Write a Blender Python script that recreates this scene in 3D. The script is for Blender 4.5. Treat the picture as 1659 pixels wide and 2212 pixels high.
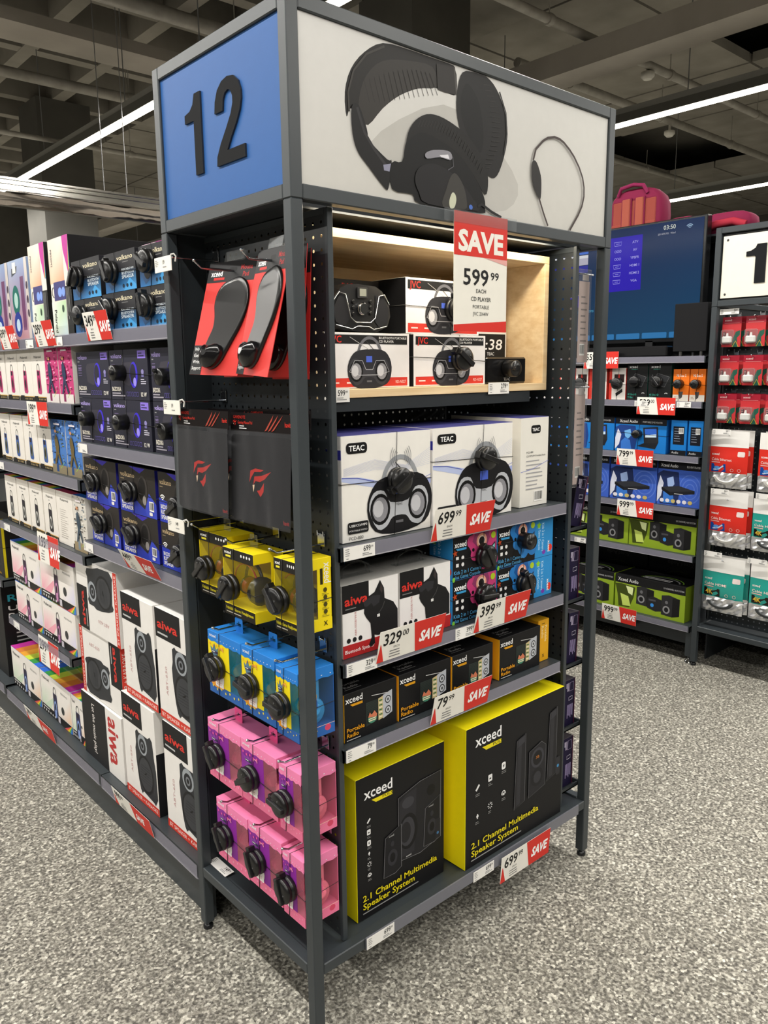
import bpy, math, random
from mathutils import Vector, Matrix
random.seed(7)
for _o in list(bpy.data.objects): bpy.data.objects.remove(_o)
SC = bpy.context.scene
COL = SC.collection

# ------------------------------------------------------------------ camera
cam_d = bpy.data.cameras.new('camera'); cam = bpy.data.objects.new('camera', cam_d); COL.objects.link(cam)
SC.camera = cam
yaw, pitch, roll = .7254, -.1803, -.0109
fw = Vector((math.cos(pitch)*math.sin(yaw), math.cos(pitch)*math.cos(yaw), math.sin(pitch)))
rt = Vector((math.cos(yaw), -math.sin(yaw), 0)); up = rt.cross(fw)
rt2 = rt*math.cos(roll) + up*math.sin(roll); up2 = -rt*math.sin(roll) + up*math.cos(roll)
mw = Matrix((rt2, up2, -fw)).transposed().to_4x4(); mw.translation = Vector((-.8486, -1.1929, 1.4236))
cam.matrix_world = mw
cam_d.sensor_fit = 'VERTICAL'; cam_d.sensor_height = 36.0; cam_d.lens = 36.0*1704.5/2212
cam_d.clip_start = .02; cam_d.clip_end = 100
# ------------------------------------------------------------------ world, exposure
w = bpy.data.worlds.new('store_air'); SC.world = w; w.use_nodes = True
w.node_tree.nodes['Background'].inputs[0].default_value = (1.0, .97, .92, 1)
w.node_tree.nodes['Background'].inputs[1].default_value = .02
SC.view_settings.view_transform = 'Standard'; SC.view_settings.look = 'None'
SC.view_settings.gamma = 1.0; SC.view_settings.use_curve_mapping = False
SC.view_settings.exposure = 0.4
LAMP_W = 62.0       # watts of each four metre ceiling batten
BOX_LED_W = 1.5     # watts of the strip over the wooden box

# ------------------------------------------------------------------ colours and materials
def lin(c):
    if isinstance(c, str):
        c = c.lstrip('#')
        if len(c) == 3: c = ''.join(q*2 for q in c)
        c = tuple(int(c[i:i+2], 16)/255 for i in (0, 2, 4))
        return tuple(q/12.92 if q <= .04045 else ((q+.055)/1.055)**2.4 for q in c) + (1.0,)
    return tuple(c) if len(c) == 4 else tuple(c)+(1.0,)

MATS = {}
def newmat(name):
    m = bpy.data.materials.new(name); m.use_nodes = True; MATS[name] = m
    return m, m.node_tree.nodes, m.node_tree.links, m.node_tree.nodes['Principled BSDF']
def attr_mat(name, rough, metal=0., coat=0., spec=.5, alpha=1., emit=0., wear=.04):
    m, N, L, p = newmat(name)
    a = N.new('ShaderNodeAttribute'); a.attribute_name = 'Col'
    if emit:
        L.new(a.outputs['Color'], p.inputs['Emission Color']); p.inputs['Emission Strength'].default_value = emit
        p.inputs['Base Color'].default_value = (.01, .01, .012, 1)
    else:
        nz = N.new('ShaderNodeTexNoise'); nz.inputs['Scale'].default_value = 35; nz.inputs['Detail'].default_value = 4
        tc = N.new('ShaderNodeTexCoord'); L.new(tc.outputs['Object'], nz.inputs['Vector'])
        mr = N.new('ShaderNodeMapRange'); mr.inputs[3].default_value = 1-wear; mr.inputs[4].default_value = 1+wear
        L.new(nz.outputs[0], mr.inputs[0])
        mx = N.new('ShaderNodeMix'); mx.data_type = 'RGBA'; mx.blend_type = 'MULTIPLY'; mx.inputs[0].default_value = 1
        L.new(a.outputs['Color'], mx.inputs[6]); L.new(mr.outputs[0], mx.inputs[7])
        L.new(mx.outputs[2], p.inputs['Base Color'])
    p.inputs['Roughness'].default_value = rough; p.inputs['Metallic'].default_value = metal
    p.inputs['Coat Weight'].default_value = coat; p.inputs['Coat Roughness'].default_value = .12
    p.inputs['Specular IOR Level'].default_value = spec; p.inputs['Alpha'].default_value = alpha
    return m
attr_mat('card', .5, spec=.22)                      # printed carton
attr_mat('gloss', .2, coat=.25, spec=.3)            # laminated print
attr_mat('matte', .8, spec=.15)
attr_mat('plastic', .3)
attr_mat('metal', .42, metal=0., spec=.5, wear=.07)   # powder coated steel
attr_mat('chrome', .16, metal=1.)
def film_mat(name, base, rough):
    m, N, L, p = newmat(name); out = N['Material Output']; a = N.new('ShaderNodeAttribute'); a.attribute_name = 'Col'
    tr = N.new('ShaderNodeBsdfTransparent'); tr.inputs[0].default_value = (.93, .94, .94, 1)
    p.inputs['Roughness'].default_value = rough; L.new(a.outputs['Color'], p.inputs['Base Color'])
    lw = N.new('ShaderNodeLayerWeight'); lw.inputs[0].default_value = .5
    pw = N.new('ShaderNodeMath'); pw.operation = 'POWER'; pw.inputs[1].default_value = 4.0; L.new(lw.outputs['Facing'], pw.inputs[0])
    mr = N.new('ShaderNodeMapRange'); mr.inputs[3].default_value = base; mr.inputs[4].default_value = .8; L.new(pw.outputs[0], mr.inputs[0])
    mx = N.new('ShaderNodeMixShader'); L.new(mr.outputs[0], mx.inputs[0]); L.new(tr.outputs[0], mx.inputs[1]); L.new(p.outputs[0], mx.inputs[2]); L.new(mx.outputs[0], out.inputs[0])
film_mat('film', .06, .08)                 # clear plastic
film_mat('lit_tint_film', .4, .15)            # window film, its tint stands in for light inside the box
film_mat('lit_haze_film', .12, .12)  # window film whose pale haze brightens dim box interiors
attr_mat('strip', .25, alpha=.45, spec=.8) # hazy ticket strip
attr_mat('screen', .12, emit=.6, spec=.08)
attr_mat('foil', .3, metal=.8)

def proc(name, fn, rough=.5, **kw):
    m, N, L, p = newmat(name); p.inputs['Roughness'].default_value = rough
    for k, v in kw.items(): p.inputs[k].default_value = v
    fn(N, L, p); return m
def ramp(N, pts):
    r = N.new('ShaderNodeValToRGB'); e = r.color_ramp.elements
    while len(e) < len(pts): e.new(.5)
    for q, (pos, c) in zip(e, pts): q.position = pos; q.color = lin(c)
    return r
def f_floor(N, L, p):
    tc = N.new('ShaderNodeTexCoord')
    v = N.new('ShaderNodeTexVoronoi'); v.inputs['Scale'].default_value = 150; L.new(tc.outputs['Object'], v.inputs['Vector'])
    sep = N.new('ShaderNodeSeparateColor'); L.new(v.outputs['Color'], sep.inputs[0])
    r1 = ramp(N, [(0, '#363430'), (.2, '#57544c'), (.45, '#7c796f'), (.66, '#979388'), (.82, '#cbc7b9'), (.93, '#f2eee0')])
    r1.color_ramp.interpolation = 'CONSTANT'
    L.new(sep.outputs[0], r1.inputs[0])
    n = N.new('ShaderNodeTexNoise'); n.inputs['Scale'].default_value = 120; n.inputs['Detail'].default_value = 5; L.new(tc.outputs['Object'], n.inputs['Vector'])
    r2 = ramp(N, [(.36, '#4d4b45'), (.5, '#837f75'), (.62, '#cdc9bd')]); L.new(n.outputs[0], r2.inputs[0])
    mx = N.new('ShaderNodeMix'); mx.data_type = 'RGBA'; mx.inputs[0].default_value = .5
    L.new(r1.outputs[0], mx.inputs[6]); L.new(r2.outputs[0], mx.inputs[7])
    L.new(mx.outputs[2], p.inputs['Base Color'])
    b = N.new('ShaderNodeBump'); b.inputs['Strength'].default_value = .25; b.inputs['Distance'].default_value = .002
    L.new(n.outputs[0], b.inputs['Height']); L.new(b.outputs[0], p.inputs['Normal'])
proc('floor_carpet', f_floor, .8)
def f_conc(c0, c1, sc=3):
    def f(N, L, p):
        tc = N.new('ShaderNodeTexCoord'); n = N.new('ShaderNodeTexNoise'); n.inputs['Scale'].default_value = sc; n.inputs['Detail'].default_value = 8
        L.new(tc.outputs['Object'], n.inputs['Vector']); r = ramp(N, [(.3, c0), (.7, c1)]); L.new(n.outputs[0], r.inputs[0]); L.new(r.outputs[0], p.inputs['Base Color'])
    return f
proc('concrete', f_conc('#7d7970', '#959086'), .9)
proc('concrete_dark', f_conc('#4a4842', '#5a5750'), .9)
proc('wall_paint', f_conc('#4b4944', '#55534d'), .9)
proc('beam_paint', f_conc('#8f8980', '#a09a90'), .7)
proc('pipe_paint', f_conc('#8b877e', '#a39f96', 12), .5)
def f_wood(N, L, p):
    tc = N.new('ShaderNodeTexCoord'); mp = N.new('ShaderNodeMapping'); mp.inputs['Scale'].default_value = (4, 30, 60)
    L.new(tc.outputs['Object'], mp.inputs[0]); n = N.new('ShaderNodeTexNoise'); n.inputs['Scale'].default_value = 1.2; n.inputs['Detail'].default_value = 6
    L.new(mp.outputs[0], n.inputs['Vector']); r = ramp(N, [(.3, '#d9b889'), (.7, '#ecd3aa')]); L.new(n.outputs[0], r.inputs[0]); L.new(r.outputs[0], p.inputs['Base Color'])
proc('birch', f_wood, .5)
def emit_mat(name, c, s):
    m, N, L, p = newmat(name); p.inputs['Base Color'].default_value = lin('#fff'); p.inputs['Emission Color'].default_value = lin(c); p.inputs['Emission Strength'].default_value = s
emit_mat('lamp_diffuser', '#fff6e4', 9.0)
emit_mat('led_diffuser', '#fff0d0', 5.0)

# ------------------------------------------------------------------ 2D print
TXT = {}
def text_geo(s, bold):
    k = (s, bold)
    if k not in TXT:
        cu = bpy.data.curves.new('t', 'FONT'); cu.body = s; cu.size = 1/.69; cu.resolution_u = 2; cu.offset = bold
        ob = bpy.data.objects.new('t', cu); me = ob.to_mesh()
        vs = [(v.co.x, v.co.y) for v in me.vertices]; fs = [tuple(p.vertices) for p in me.polygons]
        ob.to_mesh_clear(); bpy.data.objects.remove(ob); bpy.data.curves.remove(cu)
        TXT[k] = (vs, fs, max([v[0] for v in vs] or [0]))
    return TXT[k]
def rounded(pts, n=3):
    out = []; k = len(pts)
    for i in range(k):
        p0, p1, p2, p3 = (Vector(pts[(i+j-1) % k]) for j in range(4))
        for q in range(n):
            t = q/n; out.append(tuple(.5*((2*p1)+(p2-p0)*t+(2*p0-5*p1+4*p2-p3)*t*t+(3*p1-p0-3*p2+p3)*t**3)))
    return out
class Art:
    """flat print for one face: coordinates in metres from the face's lower corner"""
    def __init__(s): s.p = []
    def poly(s, pts, c): s.p.append(([tuple(q) for q in pts], [tuple(range(len(pts)))], c)); return s
    def rect(s, x0, y0, x1, y1, c): return s.poly([(x0, y0), (x1, y0), (x1, y1), (x0, y1)], c)
    def grad(s, x0, y0, x1, y1, cs): s.p.append(([(x0, y0), (x1, y0), (x1, y1), (x0, y1)], [(0, 1, 2, 3)], list(cs))); return s
    def ell(s, cx, cy, rx, ry, c, n=20, a0=0, a1=360, rot=0):
        full = abs(a1-a0) >= 360; k = n if full else n+1; cr, sr = math.cos(math.radians(rot)), math.sin(math.radians(rot))
        pts = []
        for i in range(k):
            a = math.radians(a0+(a1-a0)*i/n); x, y = rx*math.cos(a), ry*math.sin(a); pts.append((cx+x*cr-y*sr, cy+x*sr+y*cr))
        return s.poly(pts, c)
    def rrect(s, x0, y0, x1, y1, r, c):
        pts = []
        for cx, cy, a in ((x1-r, y0+r, 270), (x1-r, y1-r, 0), (x0+r, y1-r, 90), (x0+r, y0+r, 180)):
            for i in range(4):
                t = math.radians(a+30*i); pts.append((cx+r*math.cos(t), cy+r*math.sin(t)))
        return s.poly(pts, c)
    def line(s, pts, wd, c, closed=False):
        pts = [Vector(p) for p in pts]; n = len(pts); L, R = [], []
        for i in range(n):
            a = pts[i-1] if (i or closed) else pts[i]; b = pts[(i+1) % n] if (i < n-1 or closed) else pts[i]
            t = (b-a); t = t.normalized() if t.length else Vector((1, 0)); m = Vector((-t.y, t.x))*wd/2
            L.append(tuple(pts[i]+m)); R.append(tuple(pts[i]-m))
        vs = L+R; fs = [(i, n+i, n+(i+1) % n, (i+1) % n) for i in range(n if closed else n-1)]
        s.p.append((vs, fs, c)); return s
    def arc(s, cx, cy, rx, ry, a0, a1, wd, c, n=14):
        return s.line([(cx+rx*math.cos(math.radians(a0+(a1-a0)*i/n)), cy+ry*math.sin(math.radians(a0+(a1-a0)*i/n))) for i in range(n+1)], wd, c)
    def txt(s, x, y, t, h, c, bold=0., sx=1., shear=0., al='L', rot=0, width=None):
        vs, fs, W = text_geo(t, bold)
        if width: sx = width/(W*h)
        ox = {'L': 0, 'C': -W/2, 'R': -W}[al]; cr, sr = math.cos(math.radians(rot)), math.sin(math.radians(rot))
        out = []
        for a, b in vs:
            px, py = (a+ox)*h*sx+b*h*shear, b*h; out.append((x+px*cr-py*sr, y+px*sr+py*cr))
        s.p.append((out, fs, c)); return s
    def bars(s, x, y, wd, n, pitch, h, c, seed=1, vertical=False):
        r = random.Random(seed)
        for i in range(n):
            l = wd*(.55+.45*r.random())
            if vertical: s.rect(x-i*pitch-h, y-l, x-i*pitch, y, c)
            else: s.rect(x, y-i*pitch-h, x+l, y-i*pitch, c)
        return s
    def barcode(s, x0, y0, x1, y1, c='#222', seed=3):
        s.rect(x0, y0, x1, y1, '#f4f2ee'); r = random.Random(seed); x = x0+(x1-x0)*.08
        while x < x1-(x1-x0)*.1:
            wd = (x1-x0)*(.03+.05*r.random()); s.rect(x, y0+(y1-y0)*.15, x+wd, y1-(y1-y0)*.08, c); x += wd*2
        return s
    def star(s, cx, cy, r, c, rot=0, k=.45):
        return s.poly([(cx+(r if i % 2 == 0 else r*k)*math.cos(math.radians(90+rot+36*i)), cy+(r if i % 2 == 0 else r*k)*math.sin(math.radians(90+rot+36*i))) for i in range(10)], c)
    def arrow_logo(s, x, y, h, c='#fff', bar='#e9b51e', t='xceed', barw=None):
        wd = text_geo(t, .02)[2]*h; s.txt(x, y, t, h, c, .02)
        s.poly([(x+wd*.25, y-h*.28), (x+wd, y-h*.28), (x+wd, y-h*.68), (x+wd*.4, y-h*.68)], bar); return s
# ------------------------------------------------------------------ mesh builder
class MB:
    def __init__(s): s.v, s.f, s.c, s.m, s.names, s.sm = [], [], [], [], [], []
    def mi(s, name):
        if name not in s.names: s.names.append(name)
        return s.names.index(name)
    def face(s, pts, c, m='card', smooth=False):
        b = len(s.v); s.v += [tuple(p) for p in pts]; s.f.append(tuple(range(b, b+len(pts)))); s.c.append(c); s.m.append(s.mi(m)); s.sm.append(smooth)
    def grid(s, rows, c, m='card', smooth=True, closed=False):
        b = len(s.v); nr, nc = len(rows), len(rows[0])
        for r in rows: s.v += [tuple(p) for p in r]
        i = s.mi(m)
        for r in range(nr-1):
            for q in range(nc if closed else nc-1):
                q2 = (q+1) % nc; s.f.append((b+r*nc+q, b+r*nc+q2, b+(r+1)*nc+q2, b+(r+1)*nc+q)); s.c.append(c); s.m.append(i); s.sm.append(smooth)
    def box(s, x0, y0, z0, x1, y1, z1, c, m='card', bev=0.):
        cs = c if isinstance(c, dict) else {}; d = cs.get('all', c if not isinstance(c, dict) else '#888')
        if bev <= 0:
            P = [(x0, y0, z0), (x1, y0, z0), (x1, y1, z0), (x0, y1, z0), (x0, y0, z1), (x1, y0, z1), (x1, y1, z1), (x0, y1, z1)]
            b = len(s.v); s.v += P; i = s.mi(m)
            for k, q in (('front', (0, 1, 5, 4)), ('right', (1, 2, 6, 5)), ('back', (2, 3, 7, 6)), ('left', (3, 0, 4, 7)), ('top', (4, 5, 6, 7)), ('bottom', (3, 2, 1, 0))):
                s.f.append(tuple(b+j for j in q)); s.c.append(cs.get(k, d)); s.m.append(i); s.sm.append(False)
            return s
        e = bev; F = {}
        X, Y, Z = (x0, x1), (y0, y1), (z0, z1); I = ((x0+e), (x1-e)), ((y0+e), (y1-e)), ((z0+e), (z1-e))
        def V(ax, i, j, k):      # vertex of the face normal to ax at corner i,j,k
            return ((X if ax == 0 else I[0])[i], (Y if ax == 1 else I[1])[j], (Z if ax == 2 else I[2])[k])
        def put(pts, col):
            n = (Vector(pts[1])-Vector(pts[0])).cross(Vector(pts[2])-Vector(pts[0])); cc = sum((Vector(p) for p in pts), Vector())/len(pts)-Vector(((x0+x1)/2, (y0+y1)/2, (z0+z1)/2))
            s.face(pts if n.dot(cc) > 0 else pts[::-1], col, m)
        for ax, names in ((0, ('left', 'right')), (1, ('front', 'back')), (2, ('bottom', 'top'))):
            for side in (0, 1):
                o = [q for q in (0, 1, 2) if q != ax]; pts = []
                for a, b in ((0, 0), (1, 0), (1, 1), (0, 1)):
                    idx = [0, 0, 0]; idx[ax] = side; idx[o[0]] = a; idx[o[1]] = b; pts.append(V(ax, *idx))
                put(pts, cs.get(names[side], d))
        nm = (('left', 'right'), ('front', 'back'), ('bottom', 'top'))
        for ax in (0, 1, 2):
            o = [q for q in (0, 1, 2) if q != ax]
            for a in (0, 1):
                for b in (0, 1):
                    pts = []
                    for fa, t in ((o[0], 0), (o[0], 1), (o[1], 1), (o[1], 0)):
                        idx = [0, 0, 0]; idx[o[0]] = a; idx[o[1]] = b; idx[ax] = t; pts.append(V(fa, *idx))
                    put(pts, cs.get(nm[o[1]][b] if o[1] == 2 else nm[o[0]][a], d))
        for i in (0, 1):
            for j in (0, 1):
                for k in (0, 1): put([V(0, i, j, k), V(1, i, j, k), V(2, i, j, k)], cs.get(nm[2][k], d))
        return s
    def lathe(s, O, A, prof, c, m='plastic', n=24, smooth=True, caps=True, sc=(1, 1)):
        """profile of (radius, height) turned about the axis A through O"""
        A = Vector(A).normalized(); O = Vector(O); U = A.orthogonal().normalized(); W = A.cross(U)
        rows = [[O+A*h+U*(r*sc[0]*math.cos(2*math.pi*i/n))+W*(r*sc[1]*math.sin(2*math.pi*i/n)) for i in range(n)] for r, h in prof]
        s.grid(rows, c, m, smooth, True)
        if caps:
            s.face(rows[-1], c, m)
            s.face(rows[0][::-1], c, m)
        return s
    def tube(s, pts, r, c, m='metal', n=6, caps=True):
        pts = [Vector(p) for p in pts]; rows = []; U = None
        for i, p in enumerate(pts):
            a = pts[max(i-1, 0)]; b = pts[min(i+1, len(pts)-1)]; t = (b-a).normalized()
            U = t.orthogonal().normalized() if U is None else (U-t*U.dot(t)).normalized()
            W = t.cross(U); rr = r[i] if isinstance(r, (list, tuple)) else r
            rows.append([p+U*rr*math.cos(2*math.pi*k/n)+W*rr*math.sin(2*math.pi*k/n) for k in range(n)])
        s.grid(rows, c, m, True, True)
        if caps: s.face(rows[-1], c, m); s.face(rows[0][::-1], c, m)
        return s
    def art(s, art, O, U, V, m='card', off=.0003, step=.00005, fn=None):
        """lay print on a face; fn bends it (u, v, height) -> point"""
        O, U, V = Vector(O), Vector(U), Vector(V); N = U.cross(V); i = s.mi(m); mat = i
        for lay, (vs, fs, c) in enumerate(art.p):
            h = off+step*lay; b = len(s.v)
            s.v += [tuple(fn(x, y, h)) if fn else tuple(O+U*x+V*y+N*h) for x, y in vs]
            for f in fs:
                A2 = sum(vs[f[k-1]][0]*vs[f[k]][1]-vs[f[k]][0]*vs[f[k-1]][1] for k in range(len(f)))
                cc = c
                if A2 < 0: f = f[::-1]; cc = c[::-1] if isinstance(c, list) else c
                s.f.append(tuple(b+k for k in f)); s.c.append(cc); s.m.append(mat); s.sm.append(False)
        return s
    def mesh(s, name):
        me = bpy.data.meshes.new(name); me.from_pydata(s.v, [], s.f)
        for n in s.names: me.materials.append(MATS[n])
        me.polygons.foreach_set('material_index', s.m); me.polygons.foreach_set('use_smooth', s.sm)
        ca = me.color_attributes.new('Col', 'FLOAT_COLOR', 'CORNER'); buf = []
        for f, c in zip(s.f, s.c):
            if isinstance(c, list): 
                for q in c: buf += lin(q)
            else: buf += list(lin(c))*len(f)
        ca.data.foreach_set('color', buf); me.update(); return me
    def obj(s, name, parent=None, loc=(0, 0, 0), rz=0., **tags):
        o = bpy.data.objects.new(name, s.mesh(name)); COL.objects.link(o); return setup(o, parent, loc, rz, **tags)
def setup(o, parent=None, loc=(0, 0, 0), rz=0., label=None, cat=None, group=None, kind=None):
    o.parent = parent; o.location = loc; o.rotation_euler = (0, 0, math.radians(rz))
    if label: o['label'] = label
    if cat: o['category'] = cat
    if group: o['group'] = group
    if kind: o['kind'] = kind
    return o
def empty(name, loc=(0, 0, 0), rz=0., **tags):
    o = bpy.data.objects.new(name, None); COL.objects.link(o); o.empty_display_size = .05
    return setup(o, None, loc, rz, **tags)
def dup(o, parent=None, loc=None, rz=None, **tags):
    c = o.copy(); COL.objects.link(c); c.parent = parent
    if loc is not None: c.location = loc
    if rz is not None: c.rotation_euler = (0, 0, math.radians(rz))
    for k, v in tags.items(): c[{'cat': 'category'}.get(k, k)] = v
    for ch in list(o.children): dup(ch, c)
    return c
def place(o, O, U, V):
    """stand an object (local x = U, local z = V, front = -y) at O in any tilt"""
    U = Vector(U).normalized(); V = Vector(V); V = (V-U*V.dot(U)).normalized(); Y = V.cross(U)
    m = Matrix((U, Y, V)).transposed().to_4x4(); m.translation = Vector(O); o.matrix_world = m; return o
def solid(name, x0, y0, z0, x1, y1, z1, mat, parent=None, bev=0., **tags):
    return MB().box(x0, y0, z0, x1, y1, z1, '#808080', mat, bev).obj(name, parent, **tags)
SLATE = '#343a3e'; SLATE_D = '#262b2f'; STEEL = '#c9ccd0'
# ================================================================== the building
solid('floor', -6, -6, -.1, 14, 13, 0, 'floor_carpet', kind='structure')
ceil = solid('ceiling', -6, -6, 4.42, 14, 13, 4.5, 'concrete_dark', kind='structure')
for nm, b in (('wall_back', (-6, 12.8, 0, 14, 13, 4.5)), ('wall_front', (-6, -6, 0, 14, -5.8, 4.5)), ('wall_left', (-6, -5.8, 0, -5.8, 12.8, 4.5)), ('wall_right', (13.8, -5.8, 0, 14, 12.8, 4.5))):
    solid(nm, *b, 'wall_paint', kind='structure')
# waffle slab on one side of the hall: each rib its own piece, coffers between
for i in range(9):
    x = .98+.62*i
    if x < 3.3: solid('rib', x, 2.6, 4.0, x+.115, 12.8, 4.45, 'concrete', ceil)
for j in range(13):
    y = 4.05+.62*j
    if y < 12: solid('rib', -6, y, 4.003, 3.2, y+.115, 4.45, 'concrete', ceil)
for i in range(8):
    x = -6+.78*i
    solid('rib', x, 2.6, 4.0, x+.115, 12.8, 4.45, 'concrete', ceil)
# concrete panels on the other side, open joints between
pm = MB().box(0, 0, 4.0, 1.09, .63, 4.08, '#808080', 'concrete').mesh('panel')
for i in range(10):
    for j in range(17):
        x, y = 3.2+1.11*i, .3+.65*j
        if (i, j) in ((2, 2), (5, 5), (4, 5), (5, 6), (4, 6)) or x > 13.6 or y > 12.3: continue
        o = bpy.data.objects.new('panel', pm); COL.objects.link(o); o.parent = ceil; o.location = (x, y, (i*7+j*3) % 4*.004)
solid('ceiling_slab', -6, -6, 4.0, 14, .28, 4.4, 'concrete', kind='structure')
solid('ceiling_slab', -6, .28, 4.0, 3.18, 2.58, 4.4, 'concrete', kind='structure')
solid('beam', -6, 4.41, 3.6, 3.0, 4.74, 3.68, 'beam_paint', kind='structure')
solid('beam', 3.98, -3, 3.4, 4.24, 12.8, 3.55, 'beam_paint', kind='structure')
solid('column', 3.17, 3.0, 0, 3.745, 3.55, 4.0, 'wall_paint', kind='structure')
solid('column', 2.06, 7.0, 0, 2.58, 7.5, 4.0, 'wall_paint', kind='structure')
def pipe(name, pts, r, label, cat='pipe', group='grey pipes under the ceiling'):
    mb = MB().tube(pts, r, '#8b877e', 'pipe_paint', 10)
    o = mb.obj(name, label=label, cat=cat, group=group)
    a, b = Vector(pts[0]), Vector(pts[-1]); n = max(1, int((b-a).length/1.4))
    for k in range(n):
        q = a+(b-a)*((k+.5)/n); h = MB(); h.tube([(q.x, q.y, q.z+r*.8), (q.x, q.y, 4.02)], .004, '#777', 'pipe_paint', 5); h.lathe((q.x, q.y, q.z), (b-a).normalized(), [(r+.008, -.02), (r+.008, .02)], '#888', 'pipe_paint', 10)
        h.obj('pipe_hanger', o)
    return o
pipe('ceiling_pipe', [(2.9, 2.24, 3.62), (9, 2.24, 3.62)], .03, 'thin grey ceiling pipe crossing over the white boxed beam')
pipe('ceiling_pipe', [(4.3, 3.02, 3.72), (10, 3.02, 3.72)], .035, 'grey ceiling pipe beyond the boxed beam, running across the aisles')
pipe('ceiling_pipe', [(5.9, 4.35, 3.8), (11, 4.35, 3.8)], .03, 'grey sprinkler pipe past the second row of light battens')
pipe('ceiling_pipe', [(-2, 5.4, 3.62), (3.1, 5.4, 3.62)], .04, 'grey pipe hung below the waffle ceiling, behind the painted beam')
pipe('ceiling_pipe', [(-2, 3.75, 3.62), (3.1, 3.75, 3.62)], .045, 'thick grey pipe hung in front of the painted beam')
pipe('cable_conduit', [(-1.5, 5.62, 3.25), (3.1, 5.62, 3.25)], .02, 'pale cable conduit hung below the waffle ceiling', 'conduit', 'cable conduits under the ceiling')
for k, (pt, lab) in enumerate((((4.9, 2.26, 3.55), 'white sprinkler head under the thin ceiling pipe'), ((6.6, 3.02, 3.6), 'white smoke detector under the ceiling pipe'))):
    m = MB(); m.lathe(pt, (0, 0, 1), [(.03, -.02), (.05, 0), (.05, .03), (.012, .04), (.012, .12)], '#d8d5cc', 'plastic', 14); m.obj('smoke_detector', label=lab, cat='detector')
# ------------------------------------------------------------------ light battens over every aisle
def batten(x, y0, y1, lab, W=LAMP_W, zz=3.1):
    t = empty('ceiling_light', (x, y0, zz), label=lab, cat='light', group='linear light battens over the aisles')
    MB().box(-.035, 0, .018, .035, y1-y0, .075, '#55554f', 'metal').obj('housing', t)
    MB().box(-.028, 0, .075, .028, y1-y0, .115, '#8a8a84', 'metal').obj('trunking', t)
    MB().box(-.022, .01, .0, .022, y1-y0-.01, .018, '#fff', 'lamp_diffuser').obj('diffuser', t)
    for k in (.12, .5, .88): MB().tube([(0, (y1-y0)*k, .1), (0, (y1-y0)*k, .93)], .004, '#777', 'metal', 5).obj('hanger', t)
    ld = bpy.data.lights.new('batten_light', 'AREA'); ld.shape = 'RECTANGLE'; ld.size = .06; ld.size_y = y1-y0; ld.energy = W; ld.color = (1, .97, .915)
    lo = bpy.data.objects.new('batten_light', ld); COL.objects.link(lo); lo.parent = t; lo.location = (0, (y1-y0)/2, -.012)
for x, nm in ((1.70, 'aisle between the two shelf rows'), (4.44, 'aisle beyond the second shelf row'), (7.18, 'third aisle beyond the shelf rows'), (-1.05, 'aisle facing the speaker shelves'), (-3.8, 'aisle farther off from the speaker shelves')):
    for y0, q in ((-4.6, 'near end'), (-.4, 'middle'), (3.8, 'far end'), (8.0, 'last run')):
        batten(x, y0, y0+4.16, f'long white light batten over the {nm}, {q}')
# hanging aluminium banner rail with crumpled reflective film
t = empty('banner_rail', (-.9, 3.9, 2.475), label='hanging polished aluminium banner rail with crumpled shiny film below', cat='banner rail')
MB().box(0, 0, 0, 3.6, .05, .07, '#b9b6ae', 'chrome').box(0, -.012, .03, 3.6, 0, .045, '#a8a59d', 'chrome').box(0, -.012, .055, 3.6, 0, .063, '#a8a59d', 'chrome').obj('rail', t)
MB().box(0, .3, -.035, 3.6, .34, .01, '#a9a69e', 'chrome').obj('rail', t)
rows = []
for j in range(7):
    rows.append([(3.6*i/60, .05+.25*j/6, -.005-.02*j/6-.01*math.sin(j*1.1)+.003*math.sin(i*1.7+j*2.1)+.004*math.sin(i*.6-j)) for i in range(61)])
fm = MB(); fm.grid(rows, '#b3a9a4', 'chrome'); fm.obj('film', t)
for xx in (2.25, 2.4, .6): MB().tube([(xx, .025, .07), (xx, .025, 1.52)], .003, '#777', 'metal', 5).obj('wire', t)
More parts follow.
